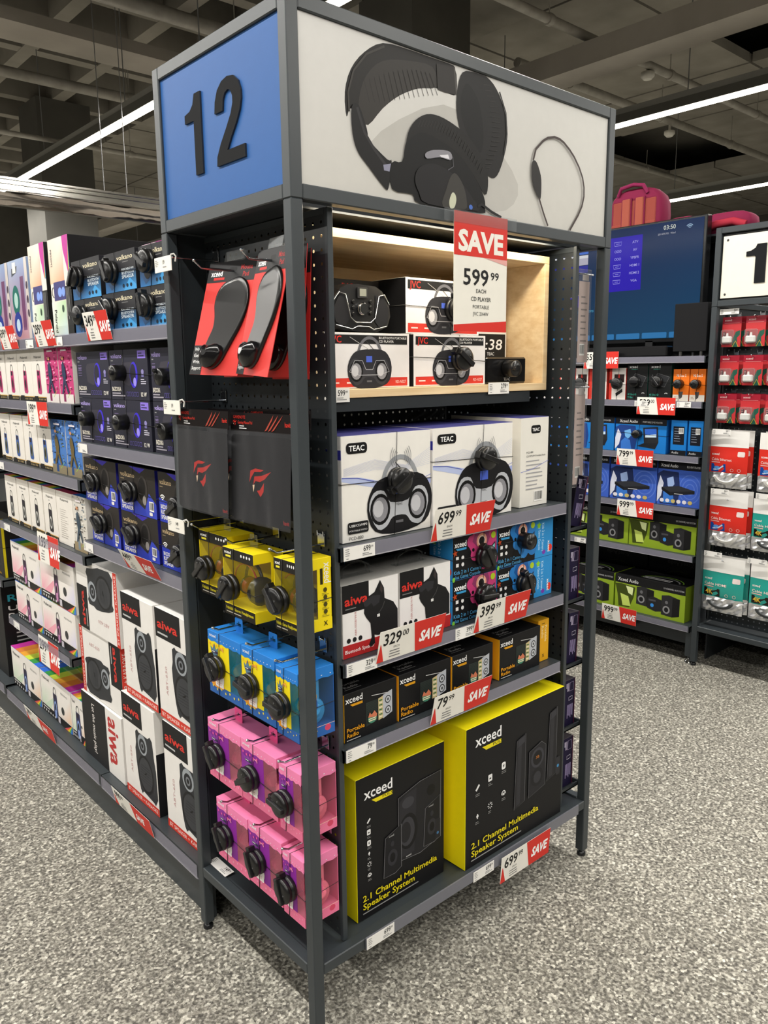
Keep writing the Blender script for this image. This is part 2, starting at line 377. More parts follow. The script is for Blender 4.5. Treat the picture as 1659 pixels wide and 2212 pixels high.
# ================================================================== shop fittings
def peg_panel(nu, nv, pitch, c, m='metal', r=.0032, th=.0012):
    """perforated sheet in the local x-z plane, really pierced"""
    mb = MB(); i = mb.mi(m); h = pitch/2
    for a in range(nu):
        for b in range(nv):
            cx, cz = (a+.5)*pitch, (b+.5)*pitch; s = len(mb.v)
            for k in range(8):
                t = math.radians(45*k); q = 1/max(abs(math.cos(t)), abs(math.sin(t)))
                mb.v.append((cx+h*q*math.cos(t), 0, cz+h*q*math.sin(t)))
            for k in range(8):
                t = math.radians(45*k); mb.v.append((cx+r*math.cos(t), 0, cz+r*math.sin(t)))
            for k in range(8):
                mb.f.append((s+k, s+(k+1) % 8, s+8+(k+1) % 8, s+8+k)); mb.c.append(c); mb.m.append(i); mb.sm.append(False)
    return mb
T = .026   # steel tube
def display_frame(name, loc, W, D, zs0, zs1, zr, label):
    t = empty(name, loc, label=label, cat='display unit')
    b = .002
    for x in (0, W-T):
        for y in (0, D-T):
            MB().box(x, y, .018, x+T, y+T, zs0, SLATE, 'metal', b).obj('post', t)
            f = MB(); f.lathe((x+T/2, y+T/2, 0), (0, 0, 1), [(.013, 0), (.013, .008), (.009, .012), (.006, .014), (.006, .022)], '#17181a', 'plastic', 12); f.obj('foot', t)
    for y in (0, D-T):
        MB().box(T, y, zr-T, W-T, y+T, zr, SLATE, 'metal', b).obj('rail', t)
    for x in (0, W-T):
        MB().box(x, T, zr-T, x+T, D-T, zr, SLATE, 'metal', b).obj('rail', t)
    # sign box: twelve tubes
    for x in (0, W-T):
        for y in (0, D-T): MB().box(x, y, zs0, x+T, y+T, zs1, SLATE, 'metal', b).obj('sign_post', t)
    for z in (zs0, zs1-T):
        for y in (0, D-T): MB().box(T, y, z, W-T, y+T, z+T, SLATE, 'metal', b).obj('sign_rail', t)
        for x in (0, W-T): MB().box(x, T, z, x+T, D-T, z+T, SLATE, 'metal', b).obj('sign_rail', t)
    return t
EC = display_frame('display_unit', (0, 0, 0), 1.0, .498, 1.72, 2.054, .182, 'tall slate grey steel end display with number twelve sign on top')
MB().box(.026, .012, 1.746, .974, .02, 2.028, '#2a2e31', 'metal').obj('backing_panel', EC)
MB().box(.012, .026, 1.746, .02, .472, 2.028, '#2a2e31', 'metal').obj('backing_panel', EC)
MB().box(.98, .026, 1.746, .988, .472, 2.028, '#2a2e31', 'metal').obj('backing_panel', EC)
MB().box(.026, .478, 1.746, .974, .486, 2.028, '#2a2e31', 'metal').obj('backing_panel', EC)
MB().box(.026, .075, 1.722, .974, .472, 1.726, SLATE_D, 'metal').obj('sign_floor', EC)
# inner shelving carcass: pierced side sheets with folded front flange
PEGM = peg_panel(18, 60, .0253, SLATE_D).mesh('peg_sheet')
for x, s in ((.100, 1), (.9, -1)):
    o = bpy.data.objects.new('peg_sheet', PEGM); COL.objects.link(o); o.parent = EC; o.location = (x, .034, .19); o.rotation_euler = (0, 0, math.radians(90))
    MB().box(x-.001 if s > 0 else x-.012, .026, .182, x+.012 if s > 0 else x+.001, .036, 1.72, SLATE, 'metal', .001).obj('flange', EC)
    MB().box(x-.001, .036, 1.708, x+.001, .49, 1.72, SLATE, 'metal').obj('sheet_edge', EC)
o = bpy.data.objects.new('peg_sheet', peg_panel(31, 60, .0255, SLATE_D).mesh('peg_sheet')); COL.objects.link(o); o.parent = EC; o.location = (.105, .486, .19)
MB().box(.004, .484, .182, .1, .488, 1.72, SLATE_D, 'metal').obj('return_panel', EC)
MB().box(.03, .48, .26, .034, .484, 1.66, SLATE, 'metal').obj('return_lip', EC)
MB().box(.9, .484, .182, .985, .488, 1.72, SLATE_D, 'metal').obj('return_panel', EC)
MB().box(.026, .026, .168, .974, .472, .178, SLATE, 'metal').obj('base_deck', EC)
# number board, poster
a = Art(); a.rect(0, 0, .446, .281, '#3f72d6')
bd = MB().box(0, 0, 0, .446, .003, .281, '#2b5b9b', 'card').art(Art().rect(.0, .0, .446, .281, '#2b5b9b'), (0, 0, 0), (1, 0, 0), (0, 0, 1))
nb = empty('aisle_number_board', (.006, .472, 1.7465), -90, label='bright blue aisle number board reading 12 above the hooks', cat='sign')
bd.obj('board', nb)
def digit(pts, dx, dz, th=.004):
    m = MB(); f = [(x-dx, -th, z-dz) for x, z in pts]; b = [(x-dx, -.0004, z-dz) for x, z in pts]
    A2 = sum(pts[k-1][0]*pts[k][1]-pts[k][0]*pts[k-1][1] for k in range(len(pts)))
    if A2 < 0: f, b = f[::-1], b[::-1]
    m.face(f, '#1a1b1d', 'matte')
    n = len(f)
    for k in range(n): m.face([b[k], b[(k+1) % n], f[(k+1) % n], f[k]], '#26272a', 'plastic')
    return m
ONE = [(.193, 1.967), (.196, 1.815), (.17, 1.814), (.166, 1.918), (.131, 1.917), (.13, 1.933), (.15, 1.937), (.163, 1.948), (.168, 1.966)]
ONE = [(.196, 1.967), (.196, 1.814), (.167, 1.814), (.167, 1.918), (.131, 1.918), (.131, 1.934), (.152, 1.938), (.165, 1.948), (.172, 1.967)]
TWO = [(.249, 1.911), (.252, 1.932), (.262, 1.951), (.279, 1.963), (.3, 1.967), (.322, 1.963), (.338, 1.951), (.346, 1.933), (.346, 1.918), (.34, 1.9), (.326, 1.88), (.306, 1.858), (.291, 1.838), (.354, 1.838), (.354, 1.815), (.251, 1.815), (.253, 1.832), (.268, 1.854), (.29, 1.878), (.308, 1.9), (.316, 1.917), (.316, 1.929), (.31, 1.94), (.3, 1.944), (.289, 1.94), (.282, 1.93), (.279, 1.911)]
digit(ONE, .0265, 1.7465).obj('digit', nb); digit(TWO, .0265, 1.7465).obj('digit', nb)
PO = {
'band':[(0.116, 0.146), (0.106, 0.13), (0.103, 0.171), (0.118, 0.213), (0.151, 0.249), (0.197, 0.275), (0.26, 0.2795), (0.328, 0.2795), (0.39, 0.279), (0.397, 0.228), (0.369, 0.224), (0.334, 0.226), (0.288, 0.215), (0.238, 0.192), (0.195, 0.161), (0.158, 0.125), (0.143, 0.137)],
'band_in':[(0.138, 0.136), (0.137, 0.168), (0.155, 0.21), (0.196, 0.244), (0.26, 0.259), (0.328, 0.263), (0.34, 0.229), (0.288, 0.215), (0.238, 0.192), (0.195, 0.161), (0.158, 0.125)],
'pad':[(0.339, 0.271), (0.388, 0.277), (0.395, 0.225), (0.363, 0.223), (0.342, 0.224)],
'slider':[(0.117, 0.148), (0.134, 0.155), (0.153, 0.117), (0.16, 0.097), (0.204, 0.071), (0.215, 0.069), (0.206, 0.019), (0.193, 0.021), (0.155, 0.052), (0.13, 0.074), (0.118, 0.104)],
'rcup':[(0.415, 0.272), (0.449, 0.2795), (0.488, 0.2795), (0.522, 0.261), (0.55, 0.221), (0.56, 0.177), (0.549, 0.129), (0.526, 0.087), (0.499, 0.083), (0.452, 0.113), (0.413, 0.152), (0.397, 0.196), (0.4, 0.24)],
'rcup_in':[(0.415, 0.239), (0.431, 0.254), (0.46, 0.232), (0.476, 0.195), (0.481, 0.151), (0.468, 0.124), (0.432, 0.155), (0.412, 0.187), (0.409, 0.218)],
'fcush':[(0.251, 0.097), (0.259, 0.129), (0.279, 0.155), (0.31, 0.172), (0.346, 0.175), (0.388, 0.167), (0.432, 0.151), (0.468, 0.124), (0.492, 0.095), (0.496, 0.062), (0.486, 0.043), (0.452, 0.076), (0.401, 0.113), (0.34, 0.131), (0.293, 0.135), (0.259, 0.114)],
'fcup':[(0.215, 0.067), (0.242, 0.073), (0.251, 0.105), (0.265, 0.126), (0.299, 0.136), (0.352, 0.133), (0.401, 0.115), (0.452, 0.076), (0.483, 0.039), (0.487, 0.014), (0.47, 0.004), (0.293, 0.001), (0.27, 0.016), (0.215, 0.019)],
'fcup_r':[(0.287, 0.068), (0.328, 0.082), (0.376, 0.074), (0.414, 0.055), (0.446, 0.03), (0.463, 0.007), (0.313, 0.003), (0.287, 0.022), (0.276, 0.044)],
'shine':[(0.305, 0.098), (0.328, 0.108), (0.37, 0.113), (0.382, 0.105), (0.376, 0.096), (0.346, 0.097), (0.31, 0.089)],
'grill':[(0.379, 0.066), (0.395, 0.072), (0.417, 0.051), (0.427, 0.024), (0.421, 0.005), (0.355, 0.003), (0.364, 0.036)],
'logo':[(0.383, 0.034), (0.392, 0.031), (0.395, 0.02), (0.389, 0.005), (0.377, 0.003), (0.374, 0.017)],
'loop':[(0.648, 0.138), (0.657, 0.163), (0.683, 0.185), (0.7, .194), (0.725, 0.2), (0.745, .199), (0.762, 0.194), (0.785, .182), (0.804, 0.169), (0.825, .149), (0.841, 0.127), (0.848, .106), (0.849, 0.085), (.842, .062), (0.828, 0.04), (0.795, 0.001)],
'ctrl':[(0.647, 0.137), (0.661, 0.135), (0.677, 0.109), (0.68, 0.082), (0.677, 0.057), (0.663, 0.066), (0.647, 0.091), (0.643, 0.121)]}
def smooth(pts, n=3):
    out = []; k = len(pts)
    for i in range(k):
        p0, p1, p2, p3 = (Vector(pts[(i+j-1) % k]) for j in range(4))
        for q in range(n):
            t = q/n; out.append(tuple(.5*((2*p1)+(p2-p0)*t+(2*p0-5*p1+4*p2-p3)*t*t+(3*p1-p0-3*p2+p3)*t**3)))
    return [(x, min(max(y, .0005), .2798)) for x, y in out]
a = Art(); a.grad(0, 0, .946, .281, ['#cfcdc8', '#c9c7c1', '#d3d2ce', '#dddcda'])
a.poly(smooth([(.36, .2), (.5, .16), (.6, .08), (.56, .02), (.42, .01), (.24, .03), (.16, .06), (.19, .12)]), '#bdbbb6')
a.poly(smooth(PO['band']), '#1d1b19'); a.poly(smooth(PO['band_in']), '#302d2a')
for k in range(15):
    t = k/14; x0, y0 = .15+.17*t, .2+.05*math.sin(t*1.6); a.line([(x0, y0), (x0+.012+.01*t, y0-.035-.012*math.sin(3*t))], .0012, '#242120')
a.line([(.112, .14), (.11, .172), (.124, .212), (.155, .246), (.2, .27)], .004, '#3a3734')
a.poly(PO['pad'], '#282523'); a.line([(.39, .277), (.397, .226)], .004, '#4a4744')
a.poly(smooth(PO['rcup']), '#191818'); a.poly(smooth(PO['rcup_in']), '#0a0a0a')
for k in range(18):
    t = k/17; a.line([(.48+.03*math.sin(t*3.1), .262-.165*t), (.5+.036*math.sin(t*3.1), .265-.165*t)], .0014, '#2b2928')
a.line([(.53, .258), (.552, .22), (.557, .178), (.548, .135)], .004, '#343333')
a.poly(smooth(PO['slider']), '#161516'); a.line([(.13, .15), (.147, .11), (.17, .085), (.2, .06)], .006, '#2f2e30'); a.poly([(.193, .06), (.213, .065), (.209, .05), (.195, .05)], '#8f8fa4')
a.poly(smooth(PO['fcup']), '#0b0b0c'); a.poly(smooth(PO['fcush']), '#161514')
for k in range(24):
    t = k/23; x = .29+.185*t; y = .148+.012*math.sin(t*3.14)-.06*t*t; a.line([(x-.004, y-.004), (x+.004, y+.01)], .0012, '#2c2a28')
a.poly(smooth(PO['fcup_r']), '#1b1a1c'); a.poly(smooth(PO['shine']), '#8b8a92'); a.poly([(.345, .101), (.37, .106), (.374, .098), (.35, .098)], '#dedde4')
a.line([(.384, .104), (.386, .085), (.37, .076)], .002, '#55545a')
a.poly(smooth(PO['grill']), '#3c3a37'); a.poly(smooth(PO['logo']), '#c9ccb4'); a.ell(.44, .012, .006, .005, '#4a6fc2', 10)
a.line([(.462, .016), (.475, .022), (.507, .01), (.54, .002)], .006, '#1f1f20')
a.line(PO['loop'], .0055, '#453b39'); a.poly(smooth(PO['ctrl']), '#2a2828'); a.line([(.672, .06), (.69, .029), (.708, .002)], .005, '#453b39')
po = MB().box(0, 0, 0, .946, .003, .281, '#d6d5d1', 'card').art(a, (0, 0, 0), (1, 0, 0), (0, 0, 1))
po.obj('headphone_poster', None, (.027, .006, 1.7465), label='wide pale poster of black over-ear headphones with looping cable', cat='poster')
# ------------------------------------------------------------------ shelves with ticket strips
def shelf(name, loc, rz, L, D, label, group, lip=.03, tilt=0., strip=True, c=SLATE):
    """local x along the front edge, y back into the bay, top of tray at z = 0"""
    t = empty(name, loc, rz, label=label, cat='shelf', group=group)
    MB().box(0, .004, -.008, L, D, 0, c, 'metal').box(0, .0, -lip, L, .004, 0, c, 'metal').box(0, D-.004, -.03, L, D, 0, c, 'metal').box(0, 0, -lip, .003, D, -.002, c, 'metal').box(L-.003, 0, -lip, L, D, -.002, c, 'metal').obj('tray', t)
    if strip:
        m = MB(); m.face([(.006, -.0055, -lip+.002), (L-.006, -.0055, -lip+.002), (L-.006, -.0055, .002), (.006, -.0055, .002)], '#a9a6b8', 'strip')
        m.face([(.006, -.0055, -lip+.002), (.006, 0, -lip), (L-.006, 0, -lip), (L-.006, -.0055, -lip+.002)], '#b9b6c4', 'strip')
        m.face([(.006, -.0057, -lip+.002), (L-.006, -.0057, -lip+.002), (L-.006, -.0057, -lip+.0045), (.006, -.0057, -lip+.0045)], '#d8d6de', 'strip')
        m.obj('ticket_strip', t)
    return t
G1 = 'shelves of the end display'
shelf('metal_shelf', (.106, .02, 1.07), 0, .762, .46, 'slate metal shelf carrying the white CD radio cartons', G1)
shelf('metal_shelf', (.106, .02, .823), 0, .762, .46, 'slate metal shelf carrying dog speaker and kids camera cartons', G1)
shelf('metal_shelf', (.106, .02, .634), 0, .756, .46, 'slate metal shelf carrying the portable radio cartons', G1)
# ticket strip of the base
m = MB(); m.box(.14, -.004, .155, .94, -.0005, .184, '#6f7079', 'plastic'); m.obj('ticket_strip', None, label='grey plastic ticket strip along the base rail of end display', cat='ticket strip')
# wooden light box
WB = empty('wooden_display_box', (.115, .095, 1.363), label='pale birch open display box lit by a strip above', cat='display box')
for nm, b in (('bottom_panel', (0, 0, 0, .755, .38, .018)), ('top_panel', (0, 0, .318, .755, .38, .336)), ('side_panel', (0, 0, .018, .018, .38, .318)), ('side_panel', (.737, 0, .018, .755, .38, .318)), ('back_panel', (.018, .37, .018, .737, .38, .318))):
    MB().box(*b, '#d8b98a', 'birch', .0008).obj(nm, WB)
MB().box(-.005, .004, -.028, .69, .38, -.001, SLATE_D, 'metal').obj('bracket_shelf', WB)
LS = empty('strip_light', (.115, .05, 1.738), label='slim warm strip light under the sign box', cat='light')
MB().box(0, -.012, .002, .75, .012, .007, '#b9b9b4', 'metal').obj('housing', LS)
MB().box(.004, -.009, -.003, .746, .009, .002, '#fff', 'led_diffuser').obj('diffuser', LS)
ld = bpy.data.lights.new('strip_light', 'AREA'); ld.shape = 'RECTANGLE'; ld.size = .74; ld.size_y = .02; ld.energy = BOX_LED_W; ld.color = (1, .9, .72)
lo = bpy.data.objects.new('strip_light_glow', ld); COL.objects.link(lo); lo.parent = LS; lo.location = (.375, 0, -.006)
# ------------------------------------------------------------------ speaker gondola (faces the near aisle)
def gondola(name, x0, y0, y1, bays, label, kick=True, h=1.6, face=1, legs=False):
    t = empty(name, (x0, y0, 0), label=label, cat='shelving')
    L = y1-y0
    MB().box(.47, 0, .1, .49, L, h, SLATE_D, 'metal').obj('back_panel', t)
    MB().box(.03, 0, .1, .46, L, .118, SLATE, 'metal').obj('base_deck', t)
    if kick: MB().box(.033, 0, 0, .05, L, .122, SLATE, 'metal').obj('kick_plate', t)
    for y in bays: MB().box(.43, y-y0-.015, 0, .47, y-y0+.015, h, SLATE, 'metal').obj('upright', t)
    return t
GL = gondola('speaker_gondola', 0, .505, 4.4, (.52, 1.145, 2.03, 2.9, 3.8), 'long slate shelving run full of boxed speakers')
MB().box(.49, 0, .1, .51, 3.895, 1.6, SLATE_D, 'metal').obj('rear_panel', GL)
MB().box(.95, 0, 0, .967, 3.895, .122, SLATE, 'metal').box(.54, 0, .1, .97, 3.895, .118, SLATE, 'metal').obj('rear_base', GL)
for k, z in enumerate((1.5, 1.2, .9, .55)): shelf('gondola_shelf', (.98, .52, z), 90, 3.8, .44, f'slate shelf on the television aisle side of speaker gondola, {("topmost", "second", "third", "lowest")[k]} one', 'shelves on the rear of the speaker gondola')
G2 = 'shelves of the speaker gondola'
def gsh(yl, yr, z, lab, lip=.03, x=.02, D=.4): return shelf('gondola_shelf', (x, yl, z), -90, yl-yr, D, lab, G2, lip)
gsh(4.3, .512, 1.528, 'top slate shelf carrying boxed portable speakers', .034)
gsh(1.13, .512, 1.22, 'shelf carrying small dark bazooka speaker cartons', .032)
gsh(1.145, .512, .925, 'shelf carrying dark blue bazooka bluetooth cartons', .034)
gsh(1.145, .512, .16, 'base shelf carrying tall karaoke speaker cartons', .04, .012)
gsh(2.0, 1.15, 1.328, 'shelf carrying pink speaker cartons')
gsh(2.0, 1.15, 1.105, 'shelf carrying blue patterned speaker cartons', .034)
gsh(2.0, 1.16, .87, 'shelf carrying black and white patterned speaker cartons')
gsh(2.0, 1.348, .49, 'shelf carrying party speaker cartons with rainbow corner')
gsh(2.1, 1.15, .16, 'base shelf carrying rainbow topped speaker cartons', .04, .012)
gsh(2.95, 2.05, 1.05, 'shelf carrying black and yellow cartons'); gsh(2.95, 2.05, .62, 'shelf above the big black speaker carton'); gsh(2.95, 2.12, .165, 'base shelf under the big black speaker carton', .04, .012)
# ------------------------------------------------------------------ second row: end display and television gondola
E2 = display_frame('display_unit', (2.645, .05, 0), 1.0, .488, 1.675, 2.01, .2, 'slate steel end display with white number sign and red blister packs')
PEG2 = peg_panel(17, 56, .0253, SLATE_D).mesh('peg_sheet')
o = bpy.data.objects.new('peg_sheet', PEG2); COL.objects.link(o); o.parent = E2; o.location = (.11, .03, .21); o.rotation_euler = (0, 0, math.radians(90))
MB().box(.004, .474, .2, .11, .478, 1.675, SLATE_D, 'metal').obj('return_panel', E2)
MB().box(.13, .47, 0, .97, .478, 1.675, SLATE_D, 'metal').obj('rear_panel', E2)  # carried down to the floor to block light from behind
MB().box(.026, .026, .186, .974, .462, .196, SLATE, 'metal').obj('base_deck', E2)
MB().box(.5, .03, 0, .51, .47, .186, SLATE_D, 'metal').obj('light_stop', E2)  # added sheet that stops light coming through under the base deck
MB().box(.02, .026, 1.7, .024, .462, 1.984, '#101214', 'metal').obj('backing_panel', E2)
nb = empty('aisle_number_board', (2.653, .505, 1.709), -90, label='white aisle number board with black digit 1 and corner screws', cat='sign')
MB().box(0, 0, 0, .43, .004, .262, '#ebe5d6', 'card', .001).obj('board', nb)
o1 = [(.19, .2), (.19, .055), (.145, .055), (.145, .163), (.14, .168), (.105, .168), (.105, .187), (.125, .19), (.143, .2), (.15, .215), (.19, .215)]
digit(o1, 0, 0).obj('digit', nb)
#digit([(x+.125, z) for x, z in ((.16, .055), (.16, .075), (.14, .09), (.105, .09), (.11, .06), (.13, .045), (.16, .04), (.19, .05), (.2, .08), (.19, .12), (.2, .15), (.19, .19), (.16, .213), (.125, .205), (.105, .18), (.14, .172), (.155, .185), (.165, .17), (.155, .14), (.14, .13), (.14, .115), (.16, .105), (.168, .085))], 0, 0).obj('digit', nb)
for x, z in ((.02, .245), (.02, .017)):
    s = MB(); s.lathe((x, -.0005, z), (0, -1, 0), [(.005, 0), (.004, .002)], '#333', 'metal', 12); s.obj('screw', nb)
GT = empty('television_gondola', (2.645, .545, 0), label='slate shelving run with television and boxed players', cat='shelving')
MB().box(.47, 0, 0, .49, 2.4, 2.02, '#14171a', 'metal').obj('back_panel', GT)  # extended to the floor so the space under the shelves stays dark
MB().box(.03, .03, .09, .05, 2.4, .155, SLATE_D, 'metal').obj('kick_plate', GT)
for y in (.0, 2.37): MB().box(.02, y, .03, .05, y+.03, .155, SLATE, 'metal').obj('leg', GT)
for y in (.0, 2.37): MB().box(.43, y, 0, .47, y+.03, 2.0, SLATE, 'metal').obj('upright', GT)
for y in (.015, 2.385):
    f = MB(); f.lathe((.035, y, 0), (0, 0, 1), [(.022, 0), (.02, .006), (.008, .014), (.006, .035)], '#9a9a96', 'chrome', 12); f.obj('foot', GT)
G3 = 'shelves of the television gondola'
def tsh(z, lab, lip=.03): return shelf('gondola_shelf', (2.66, 2.93, z), -90, 2.375, .42, lab, G3, lip)
tsh(1.462, 'top shelf carrying television and soundbar'); tsh(1.255, 'shelf carrying streaming box cartons'); tsh(1.0, 'shelf carrying blue portable player cartons')
tsh(.755, 'shelf carrying blue disc player cartons'); tsh(.528, 'shelf carrying green sound system cartons'); tsh(.182, 'base shelf carrying large green sound system cartons')
# ================================================================== cartons, tags, tickets
MESH = {}
FR = {'front': lambda w, d, h: ((0, 0, 0), (1, 0, 0), (0, 0, 1)), 'left': lambda w, d, h: ((0, d, 0), (0, -1, 0), (0, 0, 1)),
      'right': lambda w, d, h: ((w, 0, 0), (0, 1, 0), (0, 0, 1)), 'top': lambda w, d, h: ((0, 0, h), (1, 0, 0), (0, 1, 0))}
def tag_mesh(style, rot):
    k = ('tag', style, rot)
    if k in MESH: return MESH[k]
    m = MB(); K = '#131314'
    if style == 'disc':
        m.lathe((0, 0, 0), (0, -1, 0), [(.026, .0005), (.028, .003), (.028, .012), (.0262, .0125), (.0262, .015), (.028, .0155), (.028, .022), (.0255, .026), (.018, .0285), (.004, .0295)], K, 'plastic', 28)
        R = Matrix.Rotation(math.radians(rot), 3, 'Y'); b = MB().box(-.03, -.034, -.006, .026, -.022, .006, '#19191b', 'plastic', .0015); b.box(-.037, -.024, -.008, -.026, -.008, .008, '#0f0f10', 'plastic', .001)
        s = len(m.v); m.v += [tuple(R @ Vector(p)) for p in b.v]; mi = m.mi('plastic')
        m.f += [tuple(s+q for q in f) for f in b.f]; m.c += b.c; m.m += [mi]*len(b.f); m.sm += b.sm
        p = R @ Vector((.006, -.0292, .013)); m.lathe(p, (0, -1, 0), [(.0022, 0), (.0018, .0006)], '#4a4a4c', 'plastic', 8)
    else:
        m.lathe((0, 0, 0), (0, -1, 0), [(.019, .0005), (.021, .002), (.021, .03), (.019, .034), (.008, .036)], K, 'plastic', 22)
        R = Matrix.Rotation(math.radians(rot), 3, 'Y'); p = R @ Vector((-.014, -.036, 0)); m.lathe(p, (0, -1, 0), [(.005, -.004), (.0055, .004), (.004, .008)], '#19191b', 'plastic', 12)
    MESH[k] = m.mesh('security_tag'); return MESH[k]
def add_tag(o, w, d, h, u, v, style='disc', rot=0, both=True, yf=0., r=.0008):
    t = bpy.data.objects.new('security_tag', tag_mesh(style, rot)); COL.objects.link(t); t.parent = o; t.location = (u, yf, v)
    m = MB(); e = .0012; q = lambda x, y, z: (x-u, y-yf, z-v)
    z1 = v+.35*(h-v)
    m.tube([q(u, -e, v), q(u+.004, -e, h), q(u+.012, d, h+e)], r, '#0c0c0d', 'plastic', 4)
    m.tube([q(u, -e, v), q(u-.006, -e, 0)], r, '#0c0c0d', 'plastic', 4)
    m.tube([q(0-e, d, v+.006), q(0-e, -e, v+.004), q(u, -e, v), q(w+e, -e, v-.006), q(w+e, d, v-.002)], r, '#0c0c0d', 'plastic', 4)
    m.obj('wire', t); return t
def carton(name, label, cat, key, w, d, h, colors, arts, loc, rz=0, group=None, tag=None, bev=.0009, mat='card', extra=None):
    k = (key, round(w, 3), round(d, 3), round(h, 3))
    if k not in MESH:
        mb = MB().box(0, 0, 0, w, d, h, colors, mat, bev)
        for face, fn in (arts or {}).items():
            O, U, V = FR[face](w, d, h); aw = {'front': w, 'left': d, 'right': d, 'top': w}[face]; ah = {'top': d}.get(face, h)
            A = Art(); fn(A, aw, ah); mb.art(A, O, U, V, mat)
        if extra: extra(mb, w, d, h)
        MESH[k] = mb.mesh(name)
    o = bpy.data.objects.new(name, MESH[k]); COL.objects.link(o)
    setup(o, None, loc, rz, label, cat, group)
    if tag: add_tag(o, w, d, h, *tag)
    return o
def RF(name, label, cat, key, x0, x1, z0, z1, y, d, colors, arts, **kw): return carton(name, label, cat, key, x1-x0, d, z1-z0, colors, arts, (x0, y, z0), 0, **kw)
def LF(name, label, cat, key, yl, yr, z0, z1, x, d, colors, arts, **kw): return carton(name, label, cat, key, yl-yr, d, z1-z0, colors, arts, (x, yl, z0), -90, **kw)
NP = [0]
def save_card(O, U, price, cents, label, w=.2, h=.072, lean=14, grp=None):
    """printed price card: base edge starts at O and runs along U, top leaning outwards"""
    U = Vector(U).normalized(); out = Vector((0, 0, 1)).cross(U)*-1
    a = Art(); k = w/.2; g = h/.072
    a.poly([(0, 0), (.018*k, 0), (.03*k, h), (.006*k, h)], '#d8352c') if False else a.poly([(0, 0), (.02*k, 0), (.008*k, h*.55), (.006*k, h*.6)], '#d8352c')
    a.poly([(.115*k, 0), (w, 0), (w, h), (.1*k, h)], '#d8352c')
    a.txt(.012*k, h*.52, price, .026*g, '#151515', .025, sx=.9); wd = text_geo(price, .025)[2]*.026*g*.9
    a.txt(.015*k+wd, h*.68, cents, .0135*g, '#151515', .015, sx=.9)
    a.txt(.045*k, h*.37, 'EACH', .0045*g, '#333'); a.bars(.035*k, h*.3, .035*k, 3, .0065*g, .0022*g, '#777', 5)
    a.txt(.122*k, h*.3, 'SAVE', .024*g, '#fff', .06, sx=.8, shear=.18)
    m = MB(); t = .0006; m.box(0, 0, 0, w, t, h, '#f1eee6', 'card'); m.art(a, (0, 0, 0), (1, 0, 0), (0, 0, 1), 'card')
    o = m.obj('price_card', label=label, cat='price card', group=grp)
    la = math.radians(lean); V = Vector((0, 0, 1))*math.cos(la)+out*math.sin(la)
    U2 = U
    Y = V.cross(U2); mm = Matrix((U2, Y, V)).transposed().to_4x4(); mm.translation = Vector(O); o.matrix_world = mm
    return o
def ticket(O, rz, price, label, w=.083, h=.028, cents='99', tilt=0., grp='white shelf price labels'):
    a = Art(); a.bars(.004, h-.004, .016, 4, .0042, .0016, '#8a8a8a', 4); s = h/.028
    wd = text_geo(price, .012)[2]*.0115*s*.8
    a.txt(w-.012-wd, h*.48, price, .0115*s, '#333', .012, sx=.8); a.txt(w-.011, h*.66, cents, .0052*s, '#444', 0, sx=.8); a.bars(w-.034, h*.36, .026, 2, .0035, .0018, '#9a9a9a', 8); a.rect(.006, h*.12, .012, h*.17, '#777')
    m = MB().box(0, 0, 0, w, .0006, h, '#eeece8', 'card').art(a, (0, 0, 0), (1, 0, 0), (0, 0, 1))
    o = m.obj('price_label', None, O, rz, label=label, cat='price label', group=grp); o.rotation_euler[0] = math.radians(tilt); return o
# ------------------------------------------------------------------ print designs
WHITE = '#efece6'; BLK = '#141416'; RED = '#d6342b'; ORG = '#e8a01c'; YEL = '#f0df12'
def boombox(A, cx, cy, s, face='#b9bcc2', body='#17171a', handle='#9a9da1', screen='#4a63c8'):
    A.arc(cx+.02*s, cy+.12*s, .28*s, .36*s, 8, 172, .055*s, handle)
    A.line([(cx-.06*s, cy+.42*s), (cx+.2*s, cy+.2*s)], .012*s, '#3a3a3c')
    A.poly(rounded([(cx-.5*s, cy-.1*s), (cx-.42*s, cy+.14*s), (cx-.22*s, cy+.26*s), (cx+.3*s, cy+.27*s), (cx+.5*s, cy+.12*s), (cx+.54*s, cy-.12*s), (cx+.42*s, cy-.34*s), (cx, cy-.42*s), (cx-.38*s, cy-.36*s)]), body)
    A.poly(rounded([(cx-.47*s, cy-.1*s), (cx-.4*s, cy+.09*s), (cx-.24*s, cy+.1*s), (cx-.14*s, cy-.04*s), (cx+.14*s, cy-.04*s), (cx+.26*s, cy+.1*s), (cx+.42*s, cy+.08*s), (cx+.48*s, cy-.1*s), (cx+.36*s, cy-.34*s), (cx+.2*s, cy-.32*s), (cx+.1*s, cy-.22*s), (cx-.1*s, cy-.22*s), (cx-.2*s, cy-.32*s), (cx-.34*s, cy-.34*s)]), face)
    for sx in (-.3, .3):
        A.ell(cx+sx*s, cy-.11*s, .155*s, .185*s, '#101012', 18); A.ell(cx+sx*s, cy-.11*s, .12*s, .145*s, '#8f8f95', 16); A.ell(cx+(sx-.03)*s, cy-.1*s, .08*s, .1*s, '#c9c9ce', 14)
    A.rect(cx-.07*s, cy+.05*s, cx+.07*s, cy+.16*s, screen)
    A.rect(cx-.06*s, cy-.3*s, cx+.06*s, cy-.27*s, '#66666a')
